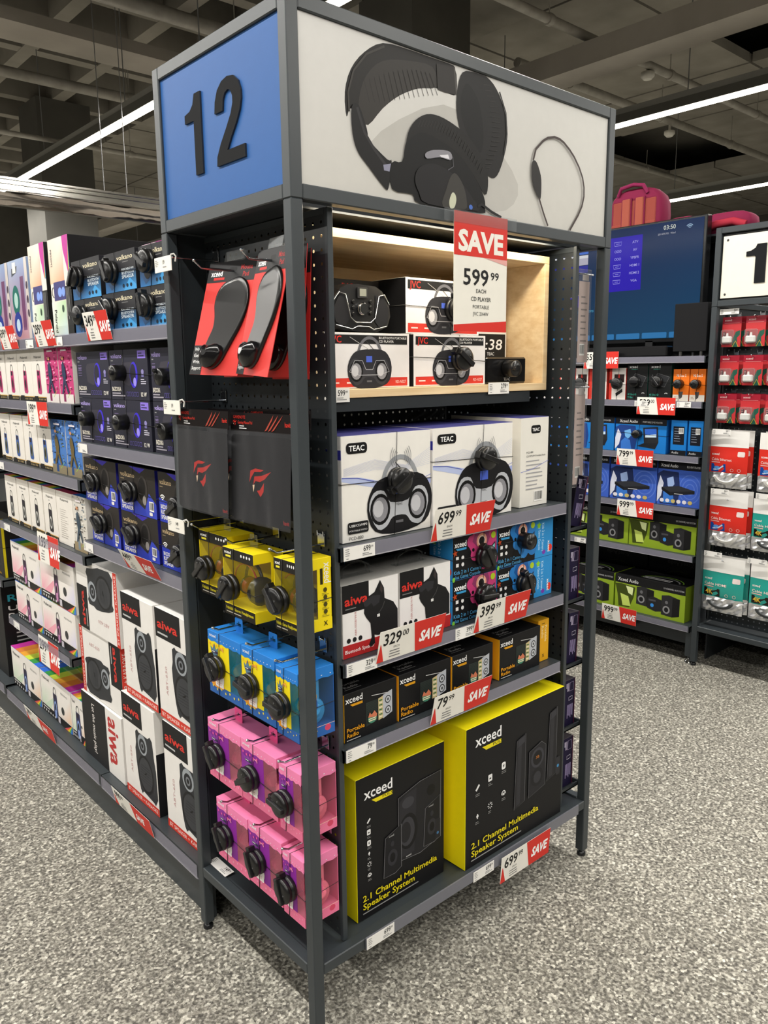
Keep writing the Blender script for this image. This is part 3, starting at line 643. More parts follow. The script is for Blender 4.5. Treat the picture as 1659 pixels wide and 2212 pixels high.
def d_teac(A, w, h):
    A.poly([(0, h*.62), (w*.2, h*.6), (w*.42, h*.54), (w*.5, h*.45), (w*.3, h*.5), (0, h*.58)], '#b9c4e8'); A.poly([(w*.45, h*.5), (w*.75, h*.47), (w, h*.52), (w, h*.46), (w*.7, h*.42), (w*.5, h*.44)], '#a9b3e2')
    for k in range(9): A.line([(w*.02, h*(.63+.008*k)), (w*.35, h*(.66+.012*k)), (w*.7, h*(.62+.006*k)), (w*.99, h*(.66+.02*k))], .0006, '#c6cbe0')
    A.line([(0, h*.615), (w*.16, h*.6), (w*.34, h*.55)], .0014, '#4a55b0'); A.line([(w*.6, h*.45), (w*.85, h*.5), (w, h*.55)], .0012, '#6a74c4')
    A.rrect(w*.05, h*.83, w*.27, h*.93, .008, '#101012'); A.txt(w*.16, h*.855, 'TEAC', h*.05, '#fff', .02, al='C', sx=1.05)
    boombox(A, w*.62, h*.36, w*.72)
    A.txt(w*.62, h*.285, 'TEAC', h*.024, '#333', al='C')
    for s in (-1, 1):
        for k in range(4): A.arc(w*.64, h*.76, w*(.05+.022*k), w*(.06+.022*k), 0-40 if s > 0 else 140, 40 if s > 0 else 220, .0012, '#77777c', 6)
    A.rrect(w*.05, h*.08, w*.27, h*.19, .004, '#1a1a1c'); A.txt(w*.16, h*.145, 'USB/CD/MP3', h*.022, '#fff', al='C', width=w*.19); A.txt(w*.16, h*.1, 'PORTABLE RADIO', h*.016, '#ddd', al='C', width=w*.19); A.txt(w*.06, h*.022, 'PCD-880', h*.032, '#333')
def d_teac_side(A, w, h):
    A.rrect(w*.36, h*.82, w*.7, h*.91, .006, '#101012'); A.txt(w*.53, h*.845, 'TEAC', h*.036, '#fff', .02, al='C')
    A.txt(w*.2, h*.6, 'PCD-880', h*.022, '#555'); A.txt(w*.2, h*.56, 'CD/MP3/FM Portable Radio', h*.02, '#555', width=w*.7); A.bars(w*.2, h*.52, w*.72, 8, h*.045, h*.013, '#a3a3a6', 3); A.barcode(w*.5, h*.05, w*.82, h*.17)
    A.line([(0, h*.4), (w*.4, h*.42), (w, h*.5)], .0012, '#7780c8')
def d_aiwa_dog(A, w, h):
    A.rect(0, h*.62, w*.46, h, '#151517'); A.txt(w*.04, h*.72, 'aiwa', h*.12, RED, .03, width=w*.4); A.bars(w*.05, h*.68, w*.3, 1, .01, h*.014, '#777')
    A.rect(0, 0, w, h*.18, '#b3282a'); A.txt(w*.03, h*.06, 'Bluetooth Speaker', h*.05, '#fff', width=w*.52)
    A.txt(w*.24, h*.28, 'ABR-000B/W/R', h*.035, '#c98f8f', rot=90, width=h*.34)
    for k in range(3): A.ell(w*(.1+.1*k), h*.235, w*.035, w*.035, '#1c1c1e', 10)
    X = lambda u, v: (w*u, h*v)
    A.poly([X(*p) for p in ((.66, .97), (.73, .85), (.74, .7), (.9, .62), (.98, .5), (.98, .2), (.62, .2), (.55, .22), (.56, .1), (.48, .06), (.45, .1), (.5, .2), (.48, .4), (.4, .5), (.37, .56), (.38, .7), (.45, .78), (.56, .82))], '#1b1b1d')
    A.poly([X(*p) for p in ((.36, .72), (.52, .78), (.66, .76), (.64, .66), (.54, .62), (.5, .68), (.42, .64), (.37, .66))], '#2d2d31'); A.poly([X(*p) for p in ((.68, .93), (.71, .84), (.69, .78), (.65, .84))], '#3c3434')
    A.line([X(.62, .5), X(.7, .58), X(.74, .66)], w*.012, '#444'); A.rect(w*.6, h*.46, w*.65, h*.5, '#ddd')
def d_kids(col, blob):
    def f(A, w, h):
        A.poly([(w*.45, h), (w*.35, h*.75), (w*.45, h*.5), (w*.6, h*.2), (w*.85, h*.2), (w, h*.3), (w, h)], col)
        for cx, cy, r in ((.42, .82, .1), (.5, .5, .1), (.92, .3, .12), (.7, .25, .1)): A.ell(w*cx, h*cy, w*r, w*r, col, 12)
        for cx, cy, r in ((.46, .62, .03), (.93, .55, .04), (.55, .9, .03)): A.ell(w*cx, h*cy, w*r, w*r, '#141416', 8)
        A.poly([(w*.5, h), (w*.44, h*.82), (w*.54, h*.68), (w*.78, h*.68), (w*.84, h*.85), (w*.8, h)], blob)
        A.ell(w*.65, h*.8, w*.12, w*.12, '#e9a28a', 18); A.ell(w*.65, h*.8, w*.085, w*.085, '#f5d9c8', 16); A.ell(w*.65, h*.8, w*.065, w*.065, '#1a1414', 16)
        A.poly([(w*.82, h*.38), (w*.97, h*.5), (w*.97, h*.72), (w*.83, h*.58)], '#2c2c38'); A.poly([(w*.845, h*.45), (w*.955, h*.53), (w*.955, h*.67), (w*.85, h*.55)], '#8fd0d8')
        A.ell(w*.92, h*.88, w*.055, w*.055, '#b5d02a', 12)
        A.txt(w*.04, h*.76, 'xceed', h*.13, '#fff', .03, width=w*.26); A.poly([(w*.1, h*.68), (w*.3, h*.68), (w*.3, h*.73), (w*.07, h*.73)], '#3d9ad0')
        for i, (u, v) in enumerate(((.1, .5), (.22, .5), (.1, .34), (.22, .34))):
            A.rect(w*u-w*.03, h*v-h*.04, w*u+w*.03, h*v+h*.04, '#e6e6e6') if i % 2 == 0 else A.ell(w*u, h*v, w*.032, w*.032, '#e6e6e6', 10)
        A.txt(w*.02, h*.13, 'Kids 2 in 1 Camera', h*.085, '#56a8dc', .01, width=w*.62); A.txt(w*.02, h*.02, 'plus Game Console', h*.085, '#56a8dc', .01, width=w*.6)
        A.star(w*.05, h*.63, w*.06, '#b8451c', 10, .4); A.ell(w*.02, h*.02, w*.03, h*.06, '#7cc23a', 8)
    return f
def d_kids_side(A, w, h):
    A.rect(0, 0, w, h, '#2f8fd2'); A.txt(w*.38, h*.9, 'Kids 2 in 1 Camera', h*.09, '#bfe6ff', .01, rot=-90, width=h*.75); A.txt(w*.18, h*.9, 'plus Game Console', h*.09, '#bfe6ff', .01, rot=-90, width=h*.7)
    A.ell(w*.85, h*.2, w*.12, h*.1, '#e23b2c', 10); A.star(w*.2, h*.85, w*.14, '#8fd038', 0, .5); A.ell(w*.5, h*.12, w*.1, h*.06, '#7a3fb0', 8); A.txt(w*.72, h*.4, 'xceed', h*.09, '#fff', .02, rot=-90, width=h*.3)
def d_radio(A, w, h):
    A.arrow_logo(w*.03, h*.8, h*.125, '#f2f2f2', '#d99a1a')
    A.poly([(w*.4, h*.68), (w*.8, h*.68), (w*.88, h*.72), (w*.88, h*.3), (w*.4, h*.18)], '#2b3330')
    for k in range(12): A.line([(w*.41, h*(.64-.036*k)), (w*.68, h*(.67-.034*k))], .0006, '#121615')
    A.poly([(w*.72, h*.72), (w*.9, h*.78), (w*.9, h*.3), (w*.72, h*.22)], '#b8bcc4'); A.poly([(w*.63, h*.68), (w*.72, h*.71), (w*.72, h*.24), (w*.63, h*.22)], '#c9b98a')
    for k in range(8): A.rect(w*.645, h*(.27+.05*k), w*.705, h*(.295+.05*k), '#2f6a3c' if k % 2 else '#e9e4c8')
    for z in (.6, .38): A.ell(w*.815, h*z, w*.055, w*.06, '#26282c', 14); A.ell(w*.815, h*z, w*.042, w*.046, '#c4c7cc', 12); A.ell(w*.815, h*z, w*.02, w*.024, '#55585c', 8)
    A.line([(w*.5, h*.8), (w*.84, h*.74)], .0016, '#c8c8c8')
    A.ell(w*.51, h*.32, w*.085, h*.1, '#4a8a72', 14); A.poly([(w*.43, h*.36), (w*.46, h*.46), (w*.5, h*.4), (w*.55, h*.47), (w*.6, h*.38), (w*.59, h*.33)], '#d07a5a'); A.bars(w*.44, h*.33, w*.14, 2, h*.04, h*.02, '#f0e2c0', 2)
    A.txt(w*.03, h*.21, 'Portable', h*.085, ORG, .02, width=w*.33); A.txt(w*.03, h*.1, 'Radio', h*.085, ORG, .02, width=w*.22); A.bars(w*.03, h*.055, w*.42, 1, .01, h*.018, '#bbb')
def d_radio_top(A, w, h): A.txt(w*.14, h*.45, 'Portable', h*.12, '#8d8d8d', .02, width=w*.36); A.txt(w*.14, h*.27, 'Radio', h*.12, '#8d8d8d', .02, width=w*.25); A.txt(w*.1, h*.72, 'xceed', h*.1, '#7b6a33', .02); A.bars(w*.1, h*.2, w*.5, 1, .01, h*.025, '#777')
def d_radio_side(A, w, h): A.txt(w*.6, h*.86, 'Portable', w*.2, '#f6dfa0', .02, rot=-90, width=h*.4); A.txt(w*.3, h*.86, 'Radio', w*.2, '#f6dfa0', .02, rot=-90, width=h*.3); A.txt(w*.4, h*.1, 'X', w*.18, '#453312', .03); A.rect(w*.3, h*.9, w*.6, h*.92, '#7a5b14')
def d_sys_common(A, w, h, tw):
    A.txt(w*.05, h*.135, '2.1 Channel Multimedia', h*.042, '#ecd91a', .02, width=tw); A.txt(w*.05, h*.078, 'Speaker System', h*.042, '#ecd91a', .02, width=tw*.68); A.bars(w*.05, h*.055, tw*1.2, 1, .01, h*.008, '#999')
def icons(A, pts, s):
    for i, (u, v) in enumerate(pts):
        k = i % 6
        if k == 0: A.poly([(u-s*.35, v-s*.1), (u+s*.2, v+s*.5), (u+s*.4, v+s*.3), (u-s*.15, v-s*.3)], '#e9e9e9')
        elif k == 1: A.rrect(u-s*.35, v-s*.4, u+s*.35, v+s*.45, s*.12, '#e9e9e9'); A.rect(u-s*.15, v-s*.15, u+s*.15, v+s*.05, '#333')
        elif k == 2: A.rrect(u-s*.35, v-s*.45, u+s*.35, v+s*.45, s*.2, '#f2f2f2'); A.line([(u-s*.15, v+s*.12), (u+s*.15, v-s*.12), (u, v-s*.25), (u, v+s*.25), (u+s*.15, v+s*.12), (u-s*.15, v-s*.12)], s*.07, '#222')
        elif k == 3: A.rect(u-s*.08, v-s*.3, u+s*.08, v+s*.3, '#e9e9e9'); A.rect(u-s*.18, v-s*.1, u+s*.18, v+s*.15, '#e9e9e9')
        elif k == 4:
            for q in range(8): a = q*math.pi/4; A.line([(u+s*.2*math.cos(a), v+s*.2*math.sin(a)), (u+s*.45*math.cos(a), v+s*.45*math.sin(a))], s*.09, '#e9e9e9')
        else: A.arc(u, v-s*.2, s*.35, s*.45, 0, 180, s*.14, '#d9d9d9', 8); A.rect(u-s*.2, v-s*.3, u+s*.2, v, '#d9d9d9')
        A.bars(u-s*.35, v-s*.65, s*.8, 2, s*.2, s*.08, '#8b8b8b', i)
def d_sys1(A, w, h):
    A.arrow_logo(w*.09, h*.84, h*.07, '#f4f4f4', '#e6d51c'); A.txt(w*.28, h*.8, 'PULSE', h*.018, '#26240c', .01, width=w*.14)
    icons(A, [(w*.13, h*(.68-.075*k)) for k in range(6)], w*.055)
    O = '#808084'
    def cab(p, c='#1f1f22'): A.poly(p, c); A.line(p, .0012, O, True)
    cab([(w*.45, h*.74), (w*.7, h*.79), (w*.95, h*.8), (w*.95, h*.3), (w*.7, h*.26), (w*.45, h*.28)], '#212124'); A.poly([(w*.46, h*.7), (w*.53, h*.74), (w*.66, h*.76), (w*.63, h*.3), (w*.47, h*.3)], '#2b2b2f')
    A.ell(w*.56, h*.47, w*.11, h*.13, '#161618', 22); A.ell(w*.55, h*.47, w*.085, h*.105, '#3a3a3f', 20); A.ell(w*.53, h*.47, w*.06, h*.075, '#232326', 18); A.ell(w*.83, h*.69, w*.05, h*.04, '#141416', 14); A.ell(w*.56, h*.68, w*.07, h*.04, '#3c3c41', 14)
    for x0, z0 in ((.28, .22), (.74, .29)):
        cab([(w*x0, h*z0), (w*(x0+.02), h*(z0+.28)), (w*(x0+.2), h*(z0+.33)), (w*(x0+.2), h*(z0+.02)), (w*(x0+.13), h*(z0-.005))], '#1c1c1f'); A.ell(w*(x0+.1), h*(z0+.12), w*.055, h*.06, '#2f2f34', 16); A.ell(w*(x0+.1), h*(z0+.12), w*.03, h*.035, '#131315', 12); A.ell(w*(x0+.1), h*(z0+.22), w*.02, h*.02, '#2f2f34', 10); A.txt(w*(x0+.06), h*(z0+.275), 'xceed', h*.013, '#bbb', .01)
    A.txt(w*.56, h*.285, 'xceed', h*.014, '#ccc', .01, al='C'); A.rrect(w*.88, h*.3, w*.94, h*.45, .004, '#26262a'); A.ell(w*.91, h*.34, w*.014, w*.014, '#3f6f9a', 8)
    d_sys_common(A, w, h, w*.85)
def d_sys2(A, w, h):
    A.arrow_logo(w*.09, h*.85, h*.075, '#f4f4f4', '#e6d51c'); A.txt(w*.25, h*.806, 'PULSE', h*.02, '#26240c', .01, width=w*.12)
    icons(A, [(w*.11, h*.55), (w*.23, h*.58), (w*.36, h*.62), (w*.11, h*.35), (w*.23, h*.38), (w*.36, h*.42)], w*.055)
    O = '#6a6a6e'
    for x0, z0, z1, ww in ((.47, .24, .75, .11), (.82, .32, .84, .1)):
        p = [(w*x0, h*z0), (w*(x0+ww), h*(z0+.03)), (w*(x0+ww), h*(z1+.03)), (w*(x0+.02), h*z1)]; A.poly(p, '#232326'); A.line(p, .0012, O, True); A.poly([(w*(x0+.02), h*(z0+.02)), (w*(x0+.06), h*(z0+.03)), (w*(x0+.07), h*z1), (w*(x0+.03), h*z1)], '#303034'); A.poly([(w*(x0+.03), h*(z1-.05)), (w*(x0+ww-.01), h*(z1-.03)), (w*(x0+ww-.01), h*(z1+.02)), (w*(x0+.03), h*(z1))], '#3a3a3f')
    p = [(w*.62, h*.27), (w*.8, h*.31), (w*.8, h*.62), (w*.75, h*.66), (w*.62, h*.62)]; A.poly(p, '#242428'); A.line(p, .0012, O, True)
    A.ell(w*.71, h*.55, w*.07, h*.075, '#3a3a40', 18); A.ell(w*.71, h*.55, w*.05, h*.055, '#1a1a1c', 16); A.txt(w*.71, h*.545, 'XB', h*.02, '#b9722a', .02, al='C'); A.ell(w*.71, h*.4, w*.065, h*.07, '#1c1c1f', 16); A.ell(w*.71, h*.4, w*.04, h*.045, '#333338', 14)
    A.rrect(w*.92, h*.33, w*.965, h*.47, .004, '#2c2c30'); A.ell(w*.942, h*.4, w*.012, w*.012, '#3f8ac0', 8)
    d_sys_common(A, w, h, w*.68)
def d_sys_side(A, w, h): A.txt(w*.1, h*.9, '2.1 Channel Multimedia', h*.04, '#3a3608', .01, rot=-90, width=h*.68)
def d_sys_top(A, w, h):
    A.txt(w*.25, h*.55, '2.1 Channel Multimedia', .02, '#2b2806', .01, width=w*.62); A.txt(w*.25, h*.4, 'Speaker System', .02, '#2b2806', .01, width=w*.4); A.bars(w*.25, h*.34, w*.5, 1, .01, .004, '#6a6414')
def d_jvc(A, w, h):
    A.rect(w*.03, h*.8, w*.97, h*.96, '#1a1a1c'); A.txt(w*.06, h*.82, 'JVC', h*.12, RED, .02); A.txt(w*.62, h*.895, 'BLUETOOTH PORTABLE', h*.04, '#eee', width=w*.34); A.txt(w*.62, h*.83, 'CD PLAYER', h*.04, '#eee', width=w*.18)
    A.rect(w*.03, h*.03, w*.97, h*.19, '#cf3a2e'); A.txt(w*.82, h*.08, 'RD-N327', h*.055, '#f3d9d4', width=w*.13); A.bars(w*.07, h*.12, w*.14, 1, .01, h*.025, '#f3d9d4', 1); A.bars(w*.24, h*.12, w*.06, 1, .01, h*.03, '#f3d9d4', 2); A.bars(w*.33, h*.12, w*.08, 1, .01, h*.03, '#f3d9d4', 3)
    boombox(A, w*.5, h*.42, w*.5, face='#3b3b40', body='#2b2b30', handle='#66666c'); A.line([(w*.28, h*.92), (w*.5, h*.7)], .0012, '#aaa')
    A.line([(w*.27, h*.3), (w*.33, h*.5), (w*.42, h*.5), (w*.46, h*.34), (w*.54, h*.34), (w*.58, h*.5), (w*.68, h*.5), (w*.74, h*.3), (w*.62, h*.24), (w*.38, h*.24)], .001, '#cfcfd4', True)
def d_jvc_dark(A, w, h):
    A.txt(w*.55, h*.8, 'JVC', h*.13, RED, .02); A.txt(w*.78, h*.82, 'RD-N327', h*.06, '#ddd', width=w*.18); A.txt(w*.62, h*.7, 'BLUETOOTH PORTABLE', h*.045, '#ddd', width=w*.34); A.barcode(w*.7, h*.1, w*.9, h*.38); A.rect(w*.72, h*.44, w*.88, h*.5, '#ccc')
def poly_speaker(A, cx, cy, s, body, cone, ring='#2b2b2e'):
    A.arc(cx, cy+.3*s, .1*s, .14*s, -30, 210, .03*s, ring, 12)
    A.poly([(cx-.14*s, cy+.26*s), (cx+.14*s, cy+.24*s), (cx+.18*s, cy-.4*s), (cx+.1*s, cy-.46*s), (cx-.12*s, cy-.44*s), (cx-.16*s, cy-.36*s)], body)
    A.rect(cx-.1*s, cy+.1*s, cx+.06*s, cy+.23*s, '#2c2430'); A.ell(cx, cy-.16*s, .1*s, .2*s, cone, 16); A.ell(cx-.01*s, cy-.16*s, .06*s, .13*s, '#1b1b1d', 12)
def d_pol(body, cone):
    def f(A, w, h):
        A.txt(w*.5, h*.8, 'Polaroid', h*.045, '#3a3a3a', .015, al='C', width=w*.52); A.bars(w*.42, h*.76, w*.16, 1, .01, h*.015, '#999')
        poly_speaker(A, w*.5, h*.42, h*.62, body, cone)
        A.rect(0, 0, w, h*.075, '#1c1a18'); A.rect(0, h*.075, w, h*.09, '#c9a04a'); A.rect(w*.08, h*.06, w*.35, h*.1, '#1c1a18')
        for k in range(5): A.rect(w*(.42+.11*k), h*.025, w*(.46+.11*k), h*.055, '#c9b27a')
    return f
def d_graf(cols, fig, dark):
    def f(A, w, h):
        r = random.Random(len(cols)*7+ord(cols[0][2])); A.rect(0, h*.02, w, h, cols[0])
        for k in range(60):
            x, y = r.random()*w*.9, h*(.2+.78*r.random()); ww = w*(.04+.12*r.random()); hh = h*(.01+.03*r.random())
            A.poly([(x, y), (min(x+ww, w), y+hh*.4), (min(x+ww*.8, w), y+hh), (x+ww*.1, y+hh*.8)], cols[1+k % (len(cols)-1)])
        A.poly([(w*.28, h*.62), (w*.38, h*.74), (w*.5, h*.64), (w*.56, h*.5), (w*.52, h*.4), (w*.7, h*.18), (w*.62, h*.16), (w*.44, h*.36), (w*.3, h*.16), (w*.18, h*.14), (w*.34, h*.4), (w*.3, h*.5)], fig); A.ell(w*.38, h*.78, w*.08, h*.03, '#c98f6a', 10)
        A.rect(0, 0, w, h*.16, dark); A.rect(w*.3, h*.03, w*.46, h*.18, cols[2]); A.line([(w*.6, h*.1), (w*.85, h*.22)], .002, '#9ad04a'); A.rect(w*.3, h*.9, w*.7, h*.93, '#f2e9ee')
    return f
def d_polparty(c1, c2, sp, cone):
    def f(A, w, h):
        A.grad(w*.02, h*.2, w*.42, h*.78, [c1, '#f1e9e2', '#efeae4', '#eee9e4']); A.grad(w*.58, h*.2, w*.98, h*.78, ['#f0eae4', c2, '#eee9e4', '#efeae4'])
        A.rect(0, 0, w, h*.18, '#1a1818'); A.poly([(w*.1, h*.18), (w*.4, h*.5), (w*.42, h*.4), (w*.3, h*.18)], c1)
        A.txt(w*.06, h*.83, 'Polaroid', h*.07, '#333', .015, width=w*.24); A.txt(w*.68, h*.76, 'PBS0042', h*.045, '#888', width=w*.22); A.ell(w*.72, h*.38, w*.05, w*.05, '#3a3a3a', 12)
        poly_speaker(A, w*.48, h*.45, h*.8, sp, cone); A.ell(w*.48, h*.16, h*.06, h*.1, cone, 12)
        A.bars(w*.04, h*.15, w*.36, 1, .01, h*.025, '#ddd')
        for k in range(6): A.rect(w*(.05+.075*k), h*.04, w*(.08+.075*k), h*.09, '#ddd')
        for k, q in enumerate(('#d8455a', '#e8843c', '#e8cf3c', '#5db04a', '#3c7ad0')): A.poly([(w, h*.02), (w, h*(.2-.0*k)), (w*(.75+.045*k), h*.0), (w*(.79+.045*k), 0)], q)
        A.rect(w*.55, h*.02, w*.62, h*.16, '#c9c4cc')
    return f
def d_rainbow(A, w, h):
    cs = ['#c2359a', '#d9813a', '#eba63a', '#cfe04a', '#3f9a4a', '#3a6fd8']
    for k, c in enumerate(cs): A.rect(w*k/6, 0, w*(k+1)/6, h, c)
def d_rainbow_r(A, w, h):
    cs = ['#3a6fd8', '#3f9a4a', '#cfe04a', '#eba63a', '#d9813a', '#c2359a']
    for k, c in enumerate(cs): A.rect(w*k/6, 0, w*(k+1)/6, h, c)
def d_aiwa_tall(A, w, h):
    A.rect(0, h*.74, w*.62, h, '#161618'); A.txt(w*.05, h*.83, 'aiwa', h*.075, RED, .03, width=w*.5); A.bars(w*.05, h*.79, w*.42, 1, .01, h*.016, '#bbb')
    A.txt(w*.24, h*.24, 'ABT-650', h*.035, '#c9a0a0', rot=90, width=h*.26)
    A.rect(0, 0, w, h*.075, '#cf3a2c'); A.txt(w*.04, h*.02, 'BT SPEAKER + KARAOKE', h*.035, '#f5e2dc', .005, width=w*.92)
    X = lambda u, v: (w*u, h*v)
    A.poly([X(*p) for p in ((.4, .69), (.46, .72), (.5, .7), (.78, .7), (.84, .73), (.9, .7), (.93, .55), (.97, .42), (.98, .16), (.9, .085), (.86, .1), (.55, .13), (.5, .1), (.46, .13), (.42, .22), (.38, .4), (.37, .52), (.4, .58))], '#303236')
    A.ell(w*.6, h*.6, w*.14, h*.1, '#9aa0a6', 20); A.ell(w*.6, h*.59, w*.1, h*.07, '#24262a', 18); A.ell(w*.6, h*.59, w*.055, h*.04, '#74787e', 14); A.ell(w*.6, h*.59, w*.03, h*.022, '#1b1c1f', 10)
    A.ell(w*.65, h*.32, w*.235, h*.185, '#1c1d20', 26); A.ell(w*.65, h*.32, w*.2, h*.16, '#3a3c40', 24)
    for k in range(7): A.line([(w*(.47+.01*k), h*(.24+.026*k)), (w*(.83-.004*k), h*(.24+.026*k))], .0012, '#222326')
    A.poly([X(.62, .31), X(.68, .33), X(.68, .345), X(.62, .325)], '#0f0f11')
def d_aiwa_mirror(A, w, h):     # carton lying on its side: the print is turned
    B = Art(); d_aiwa_tall(B, h, w)
    for vs, fs, c in B.p: A.p.append(([(y, h-x) for x, y in vs], fs, c))
def d_aiwa_mirror2(A, w, h):
    B = Art(); d_aiwa_tall(B, h, w)
    for vs, fs, c in B.p: A.p.append(([(w-y, x) for x, y in vs], fs, c))
def d_aiwa_black(A, w, h):
    A.rect(0, 0, w*.62, h, '#1d1d1f'); A.txt(w*.27, h*.9, 'Let the music play!', w*.07, '#e9e4e0', .01, rot=-90, width=h*.78); A.txt(w*.68, h*.9, 'aiwa', w*.24, '#b83434', .03, rot=-90, width=h*.72)
def d_volk_port(A, w, h):
    A.grad(0, 0, w, h*.5, ['#2d6fae', '#4a9ad8', '#1c2a3c', '#16181c']); A.rect(0, h*.5, w, h, '#26262a'); A.rect(0, h*.42, w*.4, h*.5, '#26262a')
    A.poly([(w*.05, h*.3), (w*.3, h*.45), (w*.42, h*.2), (w*.2, h*.05)], '#2b4f7a'); A.poly([(w*.6, 0), (w*.8, h*.3), (w, h*.1), (w, 0)], '#4aa0dd')
    A.txt(w*.42, h*.77, 'volkano', h*.12, '#e2d8b8', .015, width=w*.5); A.bars(w*.6, h*.72, w*.3, 1, .01, h*.02, '#777')
    for k, t in enumerate(('PORTABLE HIFI', 'BLUETOOTH', 'SPEAKER')): A.txt(w*.56, h*(.5-.1*k), t, h*(.05, .065, .08)[k], '#dfeaf2', .01, width=w*.38)
    for k in range(3): A.ell(w*(.6+.12*k), h*.12, w*.035, h*.05, '#16283c', 10)
    A.ell(w*.28, h*.45, w*.14, h*.28, '#121214', 16)
def d_volk_baz(A, w, h):
    A.rect(0, 0, w, h, '#2a2a38'); A.txt(w*.04, h*.84, 'volkano', h*.085, '#b9a8ec', .01, width=w*.3); A.bars(w*.04, h*.8, w*.1, 1, .01, h*.02, '#888')
    A.rect(w*.76, h*.82, w*.96, h*.97, '#8a74d8'); A.bars(w*.78, h*.93, w*.15, 2, h*.05, h*.025, '#3a3560')
    A.poly([(w*.3, h*.66), (w*.35, h*.74), (w*.62, h*.76), (w*.66, h*.35), (w*.5, h*.28), (w*.32, h*.35)], '#3c3a44'); A.ell(w*.64, h*.5, w*.1, h*.26, '#4030c8', 20, rot=-6); A.ell(w*.62, h*.52, w*.075, h*.2, '#2a2838', 18, rot=-6); A.ell(w*.66, h*.36, w*.04, h*.09, '#9a8ef0', 12)
    for k in range(5): A.rect(w*.05, h*(.7-.055*k), w*.16, h*(.715-.055*k), '#6f628a'); 
    A.txt(w*.06, h*.62, 'BASS', h*.05, '#8f80b0', .01, width=w*.1)
    A.ell(w*.87, h*.56, w*.035, h*.05, '#8b84b8', 10); A.rect(w*.84, h*.46, w*.9, h*.52, '#6f6aa0'); A.bars(w*.82, h*.42, w*.14, 3, h*.04, h*.018, '#c9c6d8')
    A.txt(w*.04, h*.17, 'BAZOOKA', h*.085, '#efe9dc', .03, width=w*.25); A.bars(w*.04, h*.14, w*.38, 2, h*.05, h*.025, '#a9a4b0')
    for k in range(5): A.line([(w*(.44+.065*k), h*.08), (w*(.48+.065*k), h*.08), (w*(.48+.065*k), h*.16), (w*(.44+.065*k), h*.16)], .001, '#7a6fd0', True)
    A.txt(w*.8, h*.08, '12 W', h*.08, '#f0ece4', .03, width=w*.15)
def d_volk_bt(A, w, h):
    A.rect(0, 0, w, h, '#2b2724'); A.poly([(0, 0), (w*.95, 0), (w*.6, h*.2), (w*.3, h*.42), (0, h*.48)], '#2b3cb0'); A.poly([(w*.7, h*.15), (w*.82, h*.5), (w, h*.3), (w, 0), (w*.75, 0)], '#3848bc'); A.poly([(w*.3, h), (w*.75, h*.99), (w*.6, h*.88)], '#3a2fb0')
    A.txt(w*.05, h*.76, 'volkano', h*.1, '#c0a882', .015, width=w*.4); A.bars(w*.05, h*.72, w*.17, 1, .01, h*.02, '#84765c')
    for k in range(3): A.arc(w*.13, h*.42, w*(.03+.035*k), w*(.03+.035*k), 45, 135, w*.018, '#f4f4f4', 8)
    for k, t in enumerate(('BAZOOKA', 'BLUETOOTH', 'SPEAKER')): A.txt(w*.05, h*(.27-.105*k), t, h*.08, '#f2f0ea', .025, width=w*(.3, .33, .33)[k])
    A.ell(w*.66, h*.55, w*.13, h*.3, '#3a3634', 18, rot=-10); A.ell(w*.64, h*.56, w*.1, h*.24, '#1b1918', 16, rot=-10); A.ell(w*.7, h*.33, w*.05, h*.1, '#8f8a86', 12, rot=-10); A.barcode(w*.82, h*.14, w*.94, h*.34); A.rrect(w*.82, h*.05, w*.9, h*.12, .003, '#e8e4de')
def d_blue_spk(A, w, h):
    A.grad(0, 0, w, h, ['#c98f96', '#c99aa0', '#7f9ac8', '#a9bcd8']); A.rect(w*.86, 0, w, h, '#d5ccc6'); A.rect(w*.6, h*.12, w*.78, h*.78, '#74466e'); A.poly([(w*.18, h*.8), (w*.45, h*.84), (w*.5, h*.92), (w*.2, h*.9)], '#3a3f4a'); A.rect(w*.25, h*.84, w*.42, h*.97, '#f4f2ea')
    A.ell(w*.32, h*.5, w*.19, h*.19, '#1f7068', 20); A.ell(w*.32, h*.5, w*.1, h*.1, '#b8ded6', 16); A.ell(w*.34, h*.2, w*.2, h*.16, '#2a3f98', 20); A.ell(w*.34, h*.19, w*.1, h*.08, '#c9e2f4', 16)
    for k in range(3): A.ell(w*.93, h*(.66-.17*k), w*.045, h*.05, '#4a3c50', 10)
def d_pol_tall(A, w, h):
    A.grad(0, h*.55, w*.7, h, ['#e8c9a8', '#e2a07c', '#efe6de', '#ecdcd0']); A.grad(0, 0, w*.7, h*.36, ['#dfe4dc', '#c9d8e4', '#b8d8a8', '#e8ece4']); A.rect(w*.72, 0, w, h*.5, '#1c1c1e')
    for k, q in enumerate(('#3a6fd8', '#5db04a', '#e8cf3c', '#e8843c', '#c2359a')): A.poly([(w*.72, h), (w, h*(1-.0*k)), (w*(1-.02*k), h*(.62-.0*k)), (w*(.94-.05*k), h*.62+h*.06*k)], q)
    A.rect(w*.16, h*.37, w*.72, h*.56, '#3f3d78'); A.ell(w*.45, h*.45, w*.1, h*.05, '#7fa0e8', 14); A.ell(w*.62, h*.45, w*.08, h*.05, '#7fa0e8', 14); A.arc(w*.14, h*.46, w*.08, h*.05, 90, 270, .003, '#333', 10)
    A.txt(w*.12, h*.28, 'Polaroid', w*.11, '#333', .015, rot=-90, width=h*.24); A.txt(w*.1, h*.9, 'PBS0042', w*.07, '#666', 0, rot=-90, width=h*.18); A.ell(w*.55, h*.28, w*.05, h*.04, '#334a3a', 12); A.bars(w*.9, h*.48, h*.4, 3, w*.06, w*.03, '#777', 3, True)
